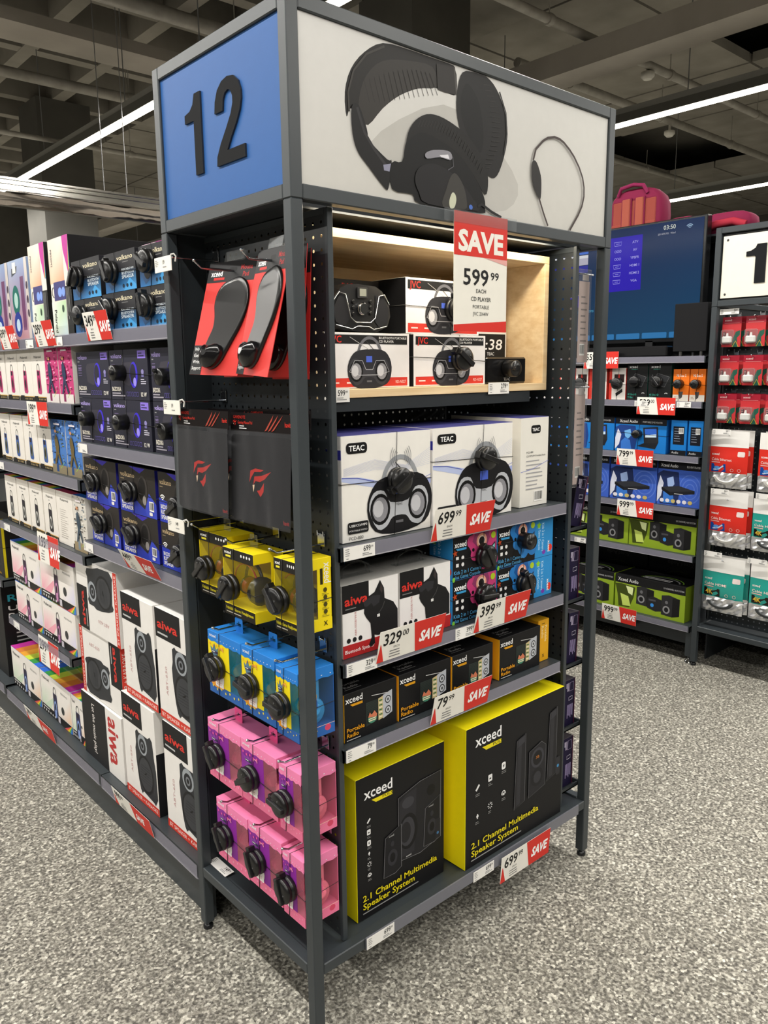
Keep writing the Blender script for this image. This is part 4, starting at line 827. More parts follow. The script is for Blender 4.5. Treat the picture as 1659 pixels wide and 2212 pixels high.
def d_hifi(A, w, h):
    A.rect(0, h*.76, w, h, '#161618'); A.rect(0, 0, w, h*.76, '#8ba52a'); A.txt(w*.04, h*.82, 'Xceed Audio', h*.1, '#d8d8d8', .01, width=w*.3); A.txt(w*.7, h*.84, '2.0 CHANNEL HI-FI SYSTEM', h*.045, '#b9b9b9', .01, width=w*.28)
    A.poly([(0, h*.72), (w*.1, h*.74), (w*.3, h*.7), (w*.28, h*.4), (w*.22, h*.08), (w*.06, h*.06), (w*.04, h*.4)], '#3f4a16'); A.poly([(w*.16, h*.7), (w*.27, h*.68), (w*.26, h*.45), (w*.2, h*.5)], '#dbe6a8'); A.poly([(w*.08, h*.45), (w*.2, h*.4), (w*.24, h*.12), (w*.12, h*.1)], '#c6d86a')
    for x, z, s in ((.32, .24, .95), (.68, .1, 1.05)):
        A.poly([(w*x, h*z), (w*x, h*(z+.52*s)), (w*(x+.1), h*(z+.56*s)), (w*(x+.25), h*(z+.5*s)), (w*(x+.25), h*(z+.04)), (w*(x+.15), h*(z-.02))], '#2a2a2c'); A.poly([(w*(x+.15), h*(z-.02)), (w*(x+.15), h*(z+.5*s)), (w*(x+.25), h*(z+.5*s)), (w*(x+.25), h*(z+.04))], '#171718')
        A.ell(w*(x+.07), h*(z+.16), w*.05, h*.11, '#8b8b8d', 16); A.ell(w*(x+.07), h*(z+.16), w*.03, h*.07, '#1b1b1d', 12); A.ell(w*(x+.07), h*(z+.37), w*.022, h*.05, '#67676a', 10)
    A.poly([(w*.48, h*.2), (w*.48, h*.5), (w*.56, h*.56), (w*.68, h*.5), (w*.68, h*.18), (w*.6, h*.14)], '#232326'); A.ell(w*.55, h*.3, w*.025, h*.055, '#3a8ad8', 12); A.rect(w*.5, h*.42, w*.6, h*.47, '#4b4b50')
def d_hifi_top(A, w, h):
    A.arc(w*.62, h*.1, w*.3, h*.45, 10, 170, .006, '#7fae3a', 18); A.arc(w*.62, h*.1, w*.25, h*.35, 10, 170, .008, '#8b8b8b', 18); A.bars(w*.35, h*.3, w*.4, 2, h*.1, h*.05, '#e2e2e2', 2)
    A.txt(w*.45, h*.85, 'Xceed Audio', h*.09, '#555', .01, rot=180, width=w*.35)
def d_dvd(A, w, h):
    A.rect(0, h*.82, w, h, '#121318'); A.rect(0, 0, w, h*.82, '#1877c8'); A.txt(w*.08, h*.87, 'Xceed Audio', h*.09, '#d8d8d8', .01, width=w*.36); A.txt(w*.54, h*.88, 'PORTABLE DVD PLAYER', h*.05, '#bbb', .01, width=w*.38)
    fig_blue(A, w, h, '#1c3f86', '#6fb0e8'); A.poly([(w*.58, h*.28), (w*.55, h*.74), (w*.84, h*.78), (w*.86, h*.32)], '#26282c'); A.poly([(w*.6, h*.45), (w*.585, h*.7), (w*.81, h*.73), (w*.82, h*.47)], '#2f62c4'); A.poly([(w*.6, h*.45), (w*.81, h*.47), (w*.81, h*.56), (w*.6, h*.52)], '#cfe4f0'); A.poly([(w*.44, h*.18), (w*.58, h*.28), (w*.86, h*.32), (w*.8, h*.12)], '#1f2126')
def fig_blue(A, w, h, dk, lt):
    A.poly([(0, h*.72), (w*.1, h*.8), (w*.4, h*.78), (w*.44, h*.4), (w*.4, h*.02), (w*.06, h*.02), (w*.02, h*.3)], dk); A.poly([(0, h*.4), (w*.05, h*.68), (w*.12, h*.5), (w*.08, h*.2), (0, h*.05)], '#d8dcec'); A.poly([(w*.18, h*.62), (w*.3, h*.68), (w*.33, h*.5), (w*.26, h*.38), (w*.2, h*.45)], lt); A.poly([(w*.12, h*.3), (w*.2, h*.42), (w*.3, h*.34), (w*.34, h*.05), (w*.12, h*.04)], '#3a78d0')
def d_bluray(A, w, h):
    A.rect(0, h*.82, w, h, '#121318'); A.rect(0, 0, w, h*.82, '#3f62c4'); A.txt(w*.06, h*.87, 'Xceed Audio', h*.075, '#d8d8d8', .01, width=w*.4); A.txt(w*.66, h*.88, 'BLU-RAY PLAYER', h*.045, '#bbb', .01, width=w*.3)
    for k in range(3): A.arc(w*.75, h*.4, w*(.1+.07*k), h*(.12+.1*k), 0, 360, w*.02, '#5a7ad0', 20)
    fig_blue(A, w*1.2, h*.98, '#22305e', '#9fb8e8')
    A.poly([(w*.1, h*.4), (w*.5, h*.46), (w*.86, h*.38), (w*.3, h*.3)], '#2e3036'); A.poly([(w*.1, h*.4), (w*.3, h*.3), (w*.3, h*.22), (w*.1, h*.34)], '#17181b'); A.poly([(w*.3, h*.3), (w*.86, h*.38), (w*.86, h*.31), (w*.3, h*.22)], '#1f2024'); A.rect(w*.4, h*.265, w*.6, h*.28, '#c9c9cc')
    for k in range(6): A.ell(w*(.12+.13*k), h*.1, w*.05, h*.045, '#e8e4ea' if k % 3 != 2 else '#c9b46a', 12)
def d_tvbox(A, w, h):
    A.txt(w*.1, h*.86, 'xceed', h*.07, '#e4e4e4', .02, width=w*.4); A.rect(w*.2, h*.82, w*.5, h*.835, '#3a8a7a'); p = [(w*.1, h*.45), (w*.4, h*.72), (w*.92, h*.62), (w*.72, h*.36)]; A.poly(p, '#2a2b2e'); A.line(p, .0015, '#7a7a7c', True); A.txt(w*.06, h*.13, '4K Ultra HD', h*.05, '#3fae98', .01, width=w*.42); A.txt(w*.06, h*.05, 'TV Box', h*.05, '#3fae98', .01, width=w*.25); A.rect(w*.66, h*.03, w*.92, h*.08, '#cfcfcf'); A.arc(w*.8, h*.15, w*.08, w*.08, 40, 140, w*.03, '#cfcfcf', 6)
def d_orange(A, w, h):
    A.rect(0, h*.2, w, h, '#e8731c'); A.rect(0, 0, w, h*.2, '#ece4d8'); A.txt(w*.5, h*.76, 'Mi Box S', h*.08, '#f8e2cc', .02, al='C', width=w*.6); A.poly([(w*.35, h*.3), (w*.65, h*.3), (w*.6, h*.12), (w*.45, h*.06)], '#4a4a4a'); A.bars(w*.1, h*.14, w*.25, 2, h*.05, h*.02, '#b9a48c')
def d_hdmi(A, w, h): A.rect(0, 0, w*.16, h, '#d5392e'); A.rect(w*.3, h*.55, w*.9, h*.8, '#2b1c1c'); A.rect(w*.52, h*.55, w*.62, h*.8, '#c8342a'); A.poly([(w*.4, h*.2), (w*.8, h*.35), (w*.82, h*.25), (w*.44, h*.1)], '#1c1c1e')
def d_purple(A, w, h):
    A.line([(w*.45, h*.75), (w*.85, h*.75), (w*.85, h*.93), (w*.5, h*.93)], .001, '#c9b8e0', True); A.bars(w*.4, h*.93, h*.18, 3, w*.1, w*.05, '#d8cfe8', 2, True); A.line([(w*.4, h*.55), (w*.75, h*.56), (w*.75, h*.63), (w*.4, h*.62)], .0012, '#e2dcf0', True); A.bars(w*.8, h*.46, h*.4, 6, w*.1, w*.04, '#b8a8d8', 4, True); A.rect(w*.92, 0, w, h, '#5a1f3c')
def d_black_yel(A, w, h): A.rect(w*.06, 0, w*.94, h*.96, '#221f1a'); A.poly([(w*.5, h*.75), (w*.8, h*.78), (w*.84, h*.3), (w*.54, h*.26)], '#0f0f10'); A.ell(w*.66, h*.42, w*.1, h*.13, '#4a4a54', 14); A.ell(w*.66, h*.65, w*.06, h*.07, '#4a4a54', 12); A.txt(w*.3, h*.08, 'Multimedia', h*.07, '#d8a21c', .01, width=w*.5); A.ell(w*.25, h*.6, w*.06, h*.08, '#d8d2c8', 8)
def d_bigblack(A, w, h): A.txt(w*.05, h*.82, 'ROCK', h*.07, '#3ab0c8', .03, width=w*.5); A.txt(w*.05, h*.72, 'Ultra', h*.05, '#e8e8e8', .02, width=w*.35); A.txt(w*.05, h*.64, 'Premium', h*.05, '#e8e8e8', .02, width=w*.5); A.bars(w*.12, h*.52, w*.75, 9, h*.045, h*.015, '#b9b9b9', 6)
# ================================================================== end display, front shelves
TB = {'all': WHITE, 'top': '#3c3c78', 'left': '#e6e4e2'}
GT_ = 'white CD radio cartons on the end display'
def d_teac_left(A, w, h): A.rect(w*.7, h*.78, w, h*.87, '#34349a'); A.bars(w*.75, h*.2, w*.2, 2, .01, .004, '#666')
RF('cd_radio_carton', 'white CD radio carton, whole print showing, beside the peg sheet', 'carton', 'teac1', .131, .384, 1.071, 1.291, .04, .19, TB, {'front': d_teac, 'left': d_teac_left}, group=GT_, tag=(.148, .118, 'disc', -35))
RF('cd_radio_carton', 'white CD radio carton partly hidden by the 699 price card', 'carton', 'teac2', .391, .667, 1.071, 1.292, .04, .19, TB, {'front': d_teac, 'left': d_teac_left}, group=GT_, tag=(.165, .142, 'disc', 20))
RF('cd_radio_carton', 'white CD radio carton turned to its narrow text side', 'carton', 'teac3', .712, .824, 1.071, 1.298, .05, .24, {'all': '#e9e6de', 'top': '#3c3c78'}, {'front': d_teac_side}, group=GT_)
AB = {'all': '#eeeceb', 'top': '#b9b7b2', 'left': '#dad8d4'}
def handle(mb, w, d, h):
    pts = [(w*.25, d*.4, h), (w*.27, d*.4, h+.02), (w*.4, d*.4, h+.03), (w*.6, d*.4, h+.03), (w*.73, d*.4, h+.02), (w*.75, d*.4, h)]
    for dy in (-.006, .006): mb.tube([(x, y+dy, z) for x, y, z in pts], .0016, '#d9dad9', 'film', 6)
    mb.box(w*.2, d*.33, h, w*.8, d*.47, h+.002, '#c9c9c6', 'film')
GA = 'dog speaker cartons on the end display'
RF('dog_speaker_carton', 'white dog speaker carton beside peg sheet, red foot band showing', 'carton', 'dog', .126, .284, .824, .982, .04, .14, AB, {'front': d_aiwa_dog}, group=GA, extra=handle)
RF('dog_speaker_carton', 'white dog speaker carton next to the kids camera cartons', 'carton', 'dog', .288, .449, .824, .982, .04, .14, AB, {'front': d_aiwa_dog}, group=GA, extra=handle)
KB = {'all': '#141416', 'left': '#2f8fd2', 'right': '#2f8fd2', 'top': '#1d4f86'}; GK = 'kids camera cartons on the end display'
PK, BL = '#c8407a', '#2f7ec8'
for (x0, x1, z0, z1, c, key, tg, lab) in ((.456, .612, .931, 1.034, PK, 'kp', (.105, .045, 'disc', 60), 'pink splash kids camera carton, upper one of its stack'), (.456, .612, .824, .93, PK, 'kp', (.105, .055, 'disc', 5), 'pink splash kids camera carton, lower one of its stack'),
        (.616, .766, .931, 1.036, BL, 'kb', (.095, .06, 'puck', 0), 'blue splash kids camera carton, upper one of its stack'), (.616, .766, .824, .93, BL, 'kb', (.1, .055, 'disc', 70), 'blue splash kids camera carton, lower one of its stack')):
    RF('kids_camera_carton', lab, 'carton', key, x0, x1, z0, z1, .04, .075, KB, {'front': d_kids(c, '#8f3a66' if c == PK else '#1f5aa0'), 'left': d_kids_side}, group=GK, tag=tg)
for z0, z1, lab in ((.824, .93, 'lower'), (.931, 1.032, 'upper')):
    RF('kids_camera_carton', f'kids camera carton turned to its plain blue side, {lab} one', 'carton', 'ks', .772, .847, z0, z1, .045, .15, {'all': '#2f8fd2', 'top': '#1d4f86'}, {'front': d_kids_side, 'left': d_kids(BL, '#1f5aa0')}, group=GK)
for x0, lab in ((.16, 'dark kids camera carton behind the first dog speaker carton'), (.31, 'dark kids camera carton behind the second dog speaker carton')):
    RF('kids_camera_carton', lab, 'carton', 'kbk', x0, x0+.15, .825, 1.0, .26, .1, {'all': '#1b2430', 'left': '#2f8fd2'}, None, group=GK)
RB = {'all': BLK, 'left': '#dca01e', 'right': '#dca01e'}; GR = 'portable radio cartons on the end display'
for x0, x1, lab in ((.125, .277, 'black portable radio carton beside the peg sheet'), (.282, .452, 'black portable radio carton, second from the peg sheet'), (.456, .605, 'black portable radio carton behind the 79 price card'), (.63, .798, 'black portable radio carton next to the yellow turned one')):
    RF('portable_radio_carton', lab, 'carton', 'radio', x0, x1, .635, .745, .04, .085, RB, {'front': d_radio, 'top': d_radio_top}, group=GR)
RF('portable_radio_carton', 'portable radio carton turned to its yellow side', 'carton', 'radios', .802, .849, .635, .752, .05, .17, {'all': '#e2a71d'}, {'front': d_radio_side}, group=GR)
for x0, q_ in ((.14, 'first'), (.31, 'second'), (.48, 'third'), (.65, 'last')): RF('portable_radio_carton', f'black portable radio carton behind the {q_} black one from the peg sheet', 'carton', 'radiob', x0, x0+.15, .635, .742, .16, .085, RB, {'top': d_radio_top}, group=GR)
SB = {'all': YEL, 'front': BLK}
RF('speaker_system_carton', 'smaller black and yellow speaker system carton on the base', 'carton', 'sys1', .16, .441, .18, .532, .05, .24, SB, {'front': d_sys1, 'left': d_sys_side, 'top': d_sys_top})
RF('speaker_system_carton', 'larger black and yellow speaker system carton with tower speakers print', 'carton', 'sys2', .477, .875, .183, .56, .012, .26, SB, {'front': d_sys2, 'left': d_sys_side, 'top': d_sys_top})
# ------------------------------------------------------------------ wooden box contents
JB = {'all': '#e4e2e4', 'left': '#1b1b1d', 'top': '#cfcdcb'}; GJ = 'boombox cartons in the wooden box'
z0 = 1.3815
RF('boombox_carton', 'white boombox carton under the silver trimmed boombox', 'carton', 'jvc', .155, .395, z0, 1.498, .118, .17, JB, {'front': d_jvc}, group=GJ)
RF('boombox_carton', 'white boombox carton with a security tag beside the clock radio', 'carton', 'jvc', .407, .652, z0, 1.4985, .118, .17, JB, {'front': d_jvc}, group=GJ, tag=(.148, .062, 'disc', 35))
RF('boombox_carton', 'white boombox carton partly behind the hanging save sign', 'carton', 'jvc', .39, .635, 1.4993, 1.622, .125, .15, JB, {'front': d_jvc}, group=GJ, tag=(.15, .058, 'disc', 80))
RF('boombox_carton', 'dark boombox carton standing behind the loose boombox', 'carton', 'jvcd', .14, .382, 1.4993, 1.617, .205, .1, {'all': '#18181a', 'left': '#202022'}, {'front': d_jvc_dark}, group=GJ)
BBX = empty('boombox', (.262, .16, 1.4993), label='black boombox with silver trim standing on a carton', cat='boombox')
m = MB(); rows = []
prof = [(0, 0), (.05, .002), (.075, .012), (.084, .035), (.08, .065), (.06, .088), (.04, .098), (0, .1)]
outl = [(x, z) for x, z in prof]+[(-x, z) for x, z in prof[::-1][1:-1]]
for yy, s in ((-.03, .9), (-.036, .97), (-.025, 1), (.02, 1), (.035, .9)): rows.append([(x*s, yy, .05+(z-.05)*s) for x, z in outl])
m.grid(rows[::-1], '#1a1a1c', 'plastic', False, True); m.face(rows[1][::1], '#1a1a1c', 'plastic'); m.face(rows[0], '#1a1a1c', 'plastic'); m.face(rows[-1][::-1], '#1a1a1c', 'plastic'); m.obj('body', BBX)
for s in (-1, 1):
    m = MB(); pts = [(s*.038, .078), (s*.06, .076), (s*.076, .05), (s*.072, .02), (s*.05, .01), (s*.036, .022)]
    m.face([(x, -.0375, z) for x, z in (pts if s < 0 else pts[::-1])][::-1], '#29292c', 'matte'); m.obj('speaker_grille', BBX)
m = MB(); m.tube([(-.078, -.037, .06), (-.062, -.039, .08), (-.046, -.04, .076), (-.034, -.041, .03), (-.02, -.041, .02), (.02, -.041, .02), (.034, -.041, .03), (.046, -.04, .076), (.062, -.039, .08), (.078, -.037, .06)], .0013, STEEL, 'chrome', 6); m.tube([(-.07, -.036, .014), (-.03, -.04, .006), (-.016, -.041, .012), (.016, -.041, .012), (.03, -.04, .006), (.07, -.036, .014)], .0013, STEEL, 'chrome', 6); m.obj('trim', BBX)
MB().box(-.014, -.041, .07, .014, -.037, .092, '#2a2a2c', 'plastic', .001).box(-.009, -.0416, .074, .009, -.041, .089, '#8d8f84', 'plastic').obj('display', BBX)
m = MB(); m.lathe((0, -.037, .048), (0, -1, 0), [(.0135, 0), (.0135, .005), (.011, .006), (.0105, .009)], '#9a9da2', 'chrome', 22); m.obj('dial', BBX)
for k, (x, z) in enumerate(((-.024, .062), (-.024, .05), (-.024, .037), (.024, .064), (.024, .052), (.024, .04))):
    b = MB(); b.lathe((x, -.037, z), (0, -1, 0), [(.0042, 0), (.0042, .002), (.003, .0025)], '#0f0f10', 'plastic', 10); b.obj('button', BBX)
CK = empty('clock_radio', (.66, .12, z0), label='small black clock radio with a security tag on birch shelf', cat='clock radio')
MB().box(0, 0, .001, .155, .04, .066, '#141416', 'gloss', .004).art(Art().txt(.0775, .008, 'TEAC', .007, '#b9b9bb', .02, al='C'), (0, 0, 0), (1, 0, 0), (0, 0, 1)).obj('body', CK)
tg = bpy.data.objects.new('security_tag', tag_mesh('puck', 0)); COL.objects.link(tg); tg.parent = CK; tg.location = (.075, -.001, .038)
def d_clockbox(A, w, h): A.rect(w*.04, h*.5, w*.96, h*.95, '#1b1b1d'); A.txt(w*.1, h*.65, '2:38', h*.2, '#eee', .01, shear=.15, width=w*.75); A.txt(w*.4, h*.54, 'TEAC', h*.06, '#ddd', .02); A.bars(w*.1, h*.35, w*.7, 2, .007, .002, '#aaa')
RF('clock_radio_carton', 'white clock radio carton showing 2:38 behind the clock radio', 'carton', 'ckb', .7, .83, z0, 1.515, .2, .08, {'all': '#e4e2dd', 'left': '#d8d6d0'}, {'front': d_clockbox})
RF('clock_radio_carton', 'plain white carton on top of the clock carton', 'carton', 'ckc', .72, .845, 1.516, 1.615, .215, .07, {'all': '#dedbd4'}, None)
# hanging save sign
SG = empty('save_sign', (.407, -.006, 1.5), label='tall hanging red and white save sign reading 599.99 CD player', cat='sign')
a = Art(); w_, h_ = .172, .245
a.rect(0, h_*.64, w_, h_, '#d8352c'); a.grad(0, h_*.88, w_, h_, ['#d8352c', '#d8352c', '#d6625a', '#d6625a']); a.poly([(0, 0), (w_, 0), (w_, h_*.1), (0, h_*.055)], '#d8352c'); a.poly([(w_*.55, h_*.64), (w_, h_*.64), (w_, h_*.59)], '#e3a8a2')
a.txt(w_*.5, h_*.685, 'SAVE', .04, '#f3efe6', .06, al='C', width=w_*.84)
a.txt(w_*.16, h_*.4, '599', .033, '#1a1a1a', .02, width=w_*.48); a.txt(w_*.68, h_*.455, '99', .016, '#1a1a1a', .015, width=w_*.16); a.txt(w_*.5, h_*.335, 'EACH', .008, '#333', .01, al='C', width=w_*.19); a.txt(w_*.5, h_*.265, 'CD PLAYER', .0085, '#333', .012, al='C', width=w_*.38); a.txt(w_*.5, h_*.2, 'PORTABLE', .0075, '#444', 0, al='C', width=w_*.31); a.txt(w_*.5, h_*.14, 'JVC 2X4W', .0075, '#444', 0, al='C', width=w_*.29)
MB().box(0, 0, 0, w_, .0006, h_, '#efece2', 'card').art(a, (0, 0, 0), (1, 0, 0), (0, 0, 1)).obj('sign_sheet', SG)
MB().box(-.03, -.0015, .222, .202, -.0008, .247, '#c9ccd0', 'film').obj('clear_holder', SG)
# price cards and labels of the end display
ticket((.12, .0935, 1.355), 0, '599', 'price label 599 below the boombox cartons', .08); ticket((.637, .0935, 1.358), 0, '279', 'price label 279 below the black clock radio', .078)
ticket((.112, .0135, 1.042), 0, '699', 'price label 699 under the white CD radio cartons'); ticket((.114, .0135, .795), 0, '329', 'price label 329 under the dog speaker cartons', cents='00'); ticket((.44, .0135, .795), 0, '399', 'price label 399 between dog and camera cartons', .068); ticket((.108, .0135, .606), 0, '79', 'price label 79 under the radio cartons')
ticket((.14, -.0055, .156), 0, '699', 'price label on base strip below the smaller system carton', .082); ticket((.49, -.0055, .153), 0, '699', 'price label on base strip below the larger system carton', .078)
GS = 'red and white save cards of the end display'
for (x, z, p, c, lab) in ((.357, 1.045, '699', '99', 'save card 699 sticking out under the CD radio cartons'), (.193, .805, '329', '00', 'save card 329 sticking out under the dog speaker cartons'), (.5, .8, '399', '99', 'save card 399 sticking out under the camera cartons'), (.355, .612, '79', '99', 'save card 79 sticking out under the radio cartons')):
    save_card((x, .0125, z), (1, 0, .0), p, c, lab, .198, .075, 12, GS)
save_card((.592, -.006, .1), (1, 0, 0), '699', '99', 'save card 699 hanging from the base strip', .206, .077, 4, GS)

# ================================================================== end display, hook side
def hook(y, z, x_back, x_tip, label, plate=None, rise=.012, axis=1):
    t = empty('peg_hook', (x_back, y, z), -90, label=label, cat='hook', group='steel peg hooks on the perforated sheet')
    L = x_back-x_tip
    m = MB(); pts = [(0, -.002, 0), (0, -L*.9, 0), (0, -L-.003, rise)] if not plate else [(0, -.002, 0), (0, -L, 0)]
    m.tube(pts, .0024, '#b9bcc0', 'chrome', 8); m.lathe(pts[-1], (0, -1, 0), [(.003, -.002), (.003, .002), (.001, .003)], '#d2d4d6', 'chrome', 8); m.obj('prong', t)
    MB().box(-.012, -.004, -.004, .012, -.002, .022, '#a9adb2', 'chrome', .0008).box(-.011, -.006, .018, -.008, -.002, .028, '#c4c7ca', 'chrome').box(.008, -.006, .018, .011, -.002, .028, '#c4c7ca', 'chrome').obj('back_plate', t)
    if plate:
        a = Art(); a.bars(.004, .024, .016, 4, .0038, .0014, '#9a9a98'); a.txt(.038, .014, plate, .0085, '#444', .01, sx=.8); a.bars(.04, .009, .026, 1, .003, .002, '#999')
        b = MB().box(-.072, -L-.006, -.028, .006, -L-.004, .004, '#eeebe2', 'card', .0004).art(a, (-.072, -L-.006, -.026), (1, 0, 0), (0, 0, 1)); b.tube([(.006, -L-.006, .004), (.01, -L-.001, .006), (.012, -L+.003, .001), (.01, -L+.002, -.01)], .002, '#dcdad4', 'plastic', 6); o = b.obj('label_holder', t)
    return t
hook(.433, 1.664, .1, -.01, 'peg hook with blank label holder above the mouse pads', '19'); hook(.427, 1.354, .1, -.012, 'peg hook with label 19 above the gaming mouse pads', '19'); hook(.42, 1.086, .1, -.022, 'peg hook with tilted label 149 above the yellow headphones', '149')
hook(.3, 1.628, .1, -.028, 'empty tipped peg hook through the first mouse pad card', None, .014); hook(.12, 1.628, .1, -.028, 'empty tipped peg hook through the second mouse pad card', None, .014)
# mouse pads on card
PADO = [(.095, .205), (.12, .208), (.142, .196), (.155, .172), (.157, .14), (.148, .105), (.132, .075), (.118, .05), (.105, .028), (.085, .014), (.062, .014), (.046, .03), (.042, .052), (.05, .075), (.06, .1), (.058, .125), (.05, .15), (.052, .176), (.068, .196)]
PADO = smooth_free = [(x+.0, z) for x, z in PADO]
def ccw(pts): return pts if sum(pts[k-1][0]*pts[k][1]-pts[k][0]*pts[k-1][1] for k in range(len(pts))) > 0 else pts[::-1]
def slab(mb, pts, y0, y1, c, m, dome=0.):
    """extrude an outline (x,z) from y0 towards -y1 with a softened rim"""
    pts = ccw(pts); n = len(pts); cx = sum(p[0] for p in pts)/n; cz = sum(p[1] for p in pts)/n
    sh = lambda s, y: [(cx+(x-cx)*s, y, cz+(z-cz)*s) for x, z in pts]
    rows = [sh(1, y0), sh(1, y0+(y1-y0)*.6), sh(.97, y0+(y1-y0)*.9), sh(.9, y1)]
    if dome: rows += [sh(.6, y1+dome*.7), sh(.25, y1+dome)]
    mb.grid(rows, c, m, True, True); mb.face(rows[-1], c, m, True)
def mouse_pad(label):
    t = empty('mouse_pad_pack', label=label, cat='mouse pad', group='carded gel mouse pads')
    W_, H_ = .165, .245; a = Art()
    a.rect(0, H_*.82, W_, H_, '#242426'); a.rect(0, 0, W_*.24, H_*.26, '#242426')
    a.txt(W_*.07, H_*.875, 'xceed', .0125, '#f2f2f2', .03, sx=.9); a.rect(W_*.14, H_*.84, W_*.36, H_*.862, '#c8302c'); a.txt(W_*.66, H_*.92, 'Mouse', .01, '#b02a2a', .02); a.txt(W_*.72, H_*.86, 'Pad', .01, '#b02a2a', .02); a.rrect(W_*.43, H_*.91, W_*.59, H_*.945, .004, '#050506')
    for k, q in enumerate(('With', 'Gel', 'Wrist', 'Support')): a.txt(W_*.03, H_*(.21-.055*k), q, .0075, '#e9e9e9', .01, width=W_*(.13, .1, .15, .19)[k])
    MB().box(0, 0, 0, W_, .0012, H_, {'all': '#c63030', 'front': '#d23c38'}, 'card').art(a, (0, 0, 0), (1, 0, 0), (0, 0, 1)).obj('card', t)
    m = MB(); slab(m, rounded(PADO), -.0008, -.007, '#0a0a0b', 'plastic'); m.obj('pad', t)
    m = MB(); slab(m, rounded([(.105, .06), (.112, .045), (.102, .026), (.084, .014), (.062, .014), (.046, .03), (.044, .05), (.055, .062), (.075, .058), (.09, .064)]), -.006, -.018, '#101012', 'gloss', -.012); m.obj('wrist_rest', t)
    MB().box(W_*.3, -.002, H_, W_*.72, -.001, H_+.02, '#cfd2d4', 'film').obj('hang_tab', t)
    return t
mp = mouse_pad('carded black mouse pad hanging farther from the corner post')
place(mp, (-.01, .384, 1.415), (.02, -.164, -.004), (.062, -.005, .215))
m2 = dup(mp, label='carded black mouse pad hanging next to the corner post'); place(m2, (.004, .214, 1.416), (-.03, -.15, -.006), (.05, -.01, .22))
for k, (O, U, V) in enumerate((((.036, .2, 1.408), (.0, -.16, 0), (.02, 0, .22)), ((.072, .225, 1.404), (0, -.164, 0), (.012, 0, .22)), ((.062, .40, 1.408), (0, -.16, 0), (.014, 0, .22)))):
    q = dup(mp, label=('carded mouse pad right behind the one next to the post', 'rearmost carded mouse pad touching the perforated sheet', 'carded mouse pad behind the one farther from the post')[k]); place(q, O, U, V)
# gaming mouse pads in bags
def claw(A, cx, cz, s, c):
    A.poly([(cx-.5*s, cz-.1*s), (cx-.45*s, cz+.22*s), (cx-.2*s, cz+.3*s), (cx+.2*s, cz+.28*s), (cx+.05*s, cz+.22*s), (cx-.25*s, cz+.2*s), (cx-.4*s, cz+.05*s)], c)
    A.poly([(cx-.3*s, cz-.15*s), (cx-.25*s, cz+.08*s), (cx+.1*s, cz+.12*s), (cx+.55*s, cz+.26*s), (cx+.25*s, cz+.04*s), (cx+.02*s, cz-.05*s), (cx-.2*s, cz-.04*s)], c); A.poly([(cx-.3*s, cz-.35*s), (cx-.34*s, cz-.16*s), (cx-.24*s, cz-.14*s), (cx-.26*s, cz-.25*s)], '#e8c9a8')
    A.poly([(cx-.12*s, cz-.3*s), (cx+.02*s, cz-.27*s), (cx+.22*s, cz-.06*s), (cx+.2*s, cz-.3*s), (cx+.06*s, cz-.45*s)], c)
def game_pad(label, w, h=.225):
    t = empty('gaming_mouse_pad_pack', label=label, cat='mouse pad', group='bagged gaming mouse pads')
    a = Art(); a.txt(.01, .026, 'GAMENOTE', .006, '#b03028', .02); a.txt(.028, .0155, 'Gaming Mouse Pad', .0058, '#c83a30', .01, width=.055); a.bars(.034, .012, .03, 2, .0045, .0022, '#ddd'); claw(a, .017, .018, .015, '#c83028'); a.txt(w-.024, .014, 'havit', .009, '#d23a30', .02, width=.02)
    for k in range(3): a.poly([(w*.58+.012*k, .003), (w*.66+.014*k, .022), (w*.72+.016*k, .036), (w*.7+.014*k, .026), (w*.62+.012*k, .006)], '#a8483c')
    MB().box(0, -.001, h-.038, w, .001, h, '#1b1718', 'gloss').art(a, (0, -.001, h-.038), (1, 0, 0), (0, 0, 1), 'gloss').obj('header_card', t)
    b = Art(); claw(b, w*.5, .092, .075, '#b8281f'); b.txt(w-.026, .012, 'havit', .008, '#a02a28', .02, width=.02)
    m = MB(); rr = []
    A_ = Art(); A_.rrect(.003, .003, w-.003, h-.045, .01, '#151517'); m.box(.006, -.001, .006, w-.006, .001, h-.048, '#101012', 'matte'); m.art(A_, (0, -.001, 0), (1, 0, 0), (0, 0, 1), 'matte'); m.art(b, (0, -.0016, 0), (1, 0, 0), (0, 0, 1), 'matte'); m.obj('pad', t)
    m = MB(); rows = [[(w*i/12, -.0045-.0022*math.sin(i*2.3+j*.7)*math.sin(math.pi*i/12)-.0012*math.sin(i*5.1), (h-.036)*j/8) for i in range(13)] for j in range(9)]
    m.grid(rows, '#9a9a9e', 'film'); m.obj('bag', t)
    return t
g1 = game_pad('bagged black gaming mouse pad with red claw mark, farther from the post', .224); place(g1, (-.012, .461, 1.115), (0, -.23, .0), (.008, 0, .23))
g2 = game_pad('bagged black gaming mouse pad with red claw mark, next to the post', .222); place(g2, (.004, .258, 1.112), (0, -.22, .002), (.012, 0, .23))
q = dup(g2, label='bagged gaming mouse pad behind the one next to the post'); place(q, (.05, .26, 1.118), (0, -.22, .002), (.01, 0, .23))
q = dup(g1, label='bagged gaming mouse pad behind the one farther from the post'); place(q, (.06, .45, 1.112), (0, -.236, .002), (.01, 0, .23))
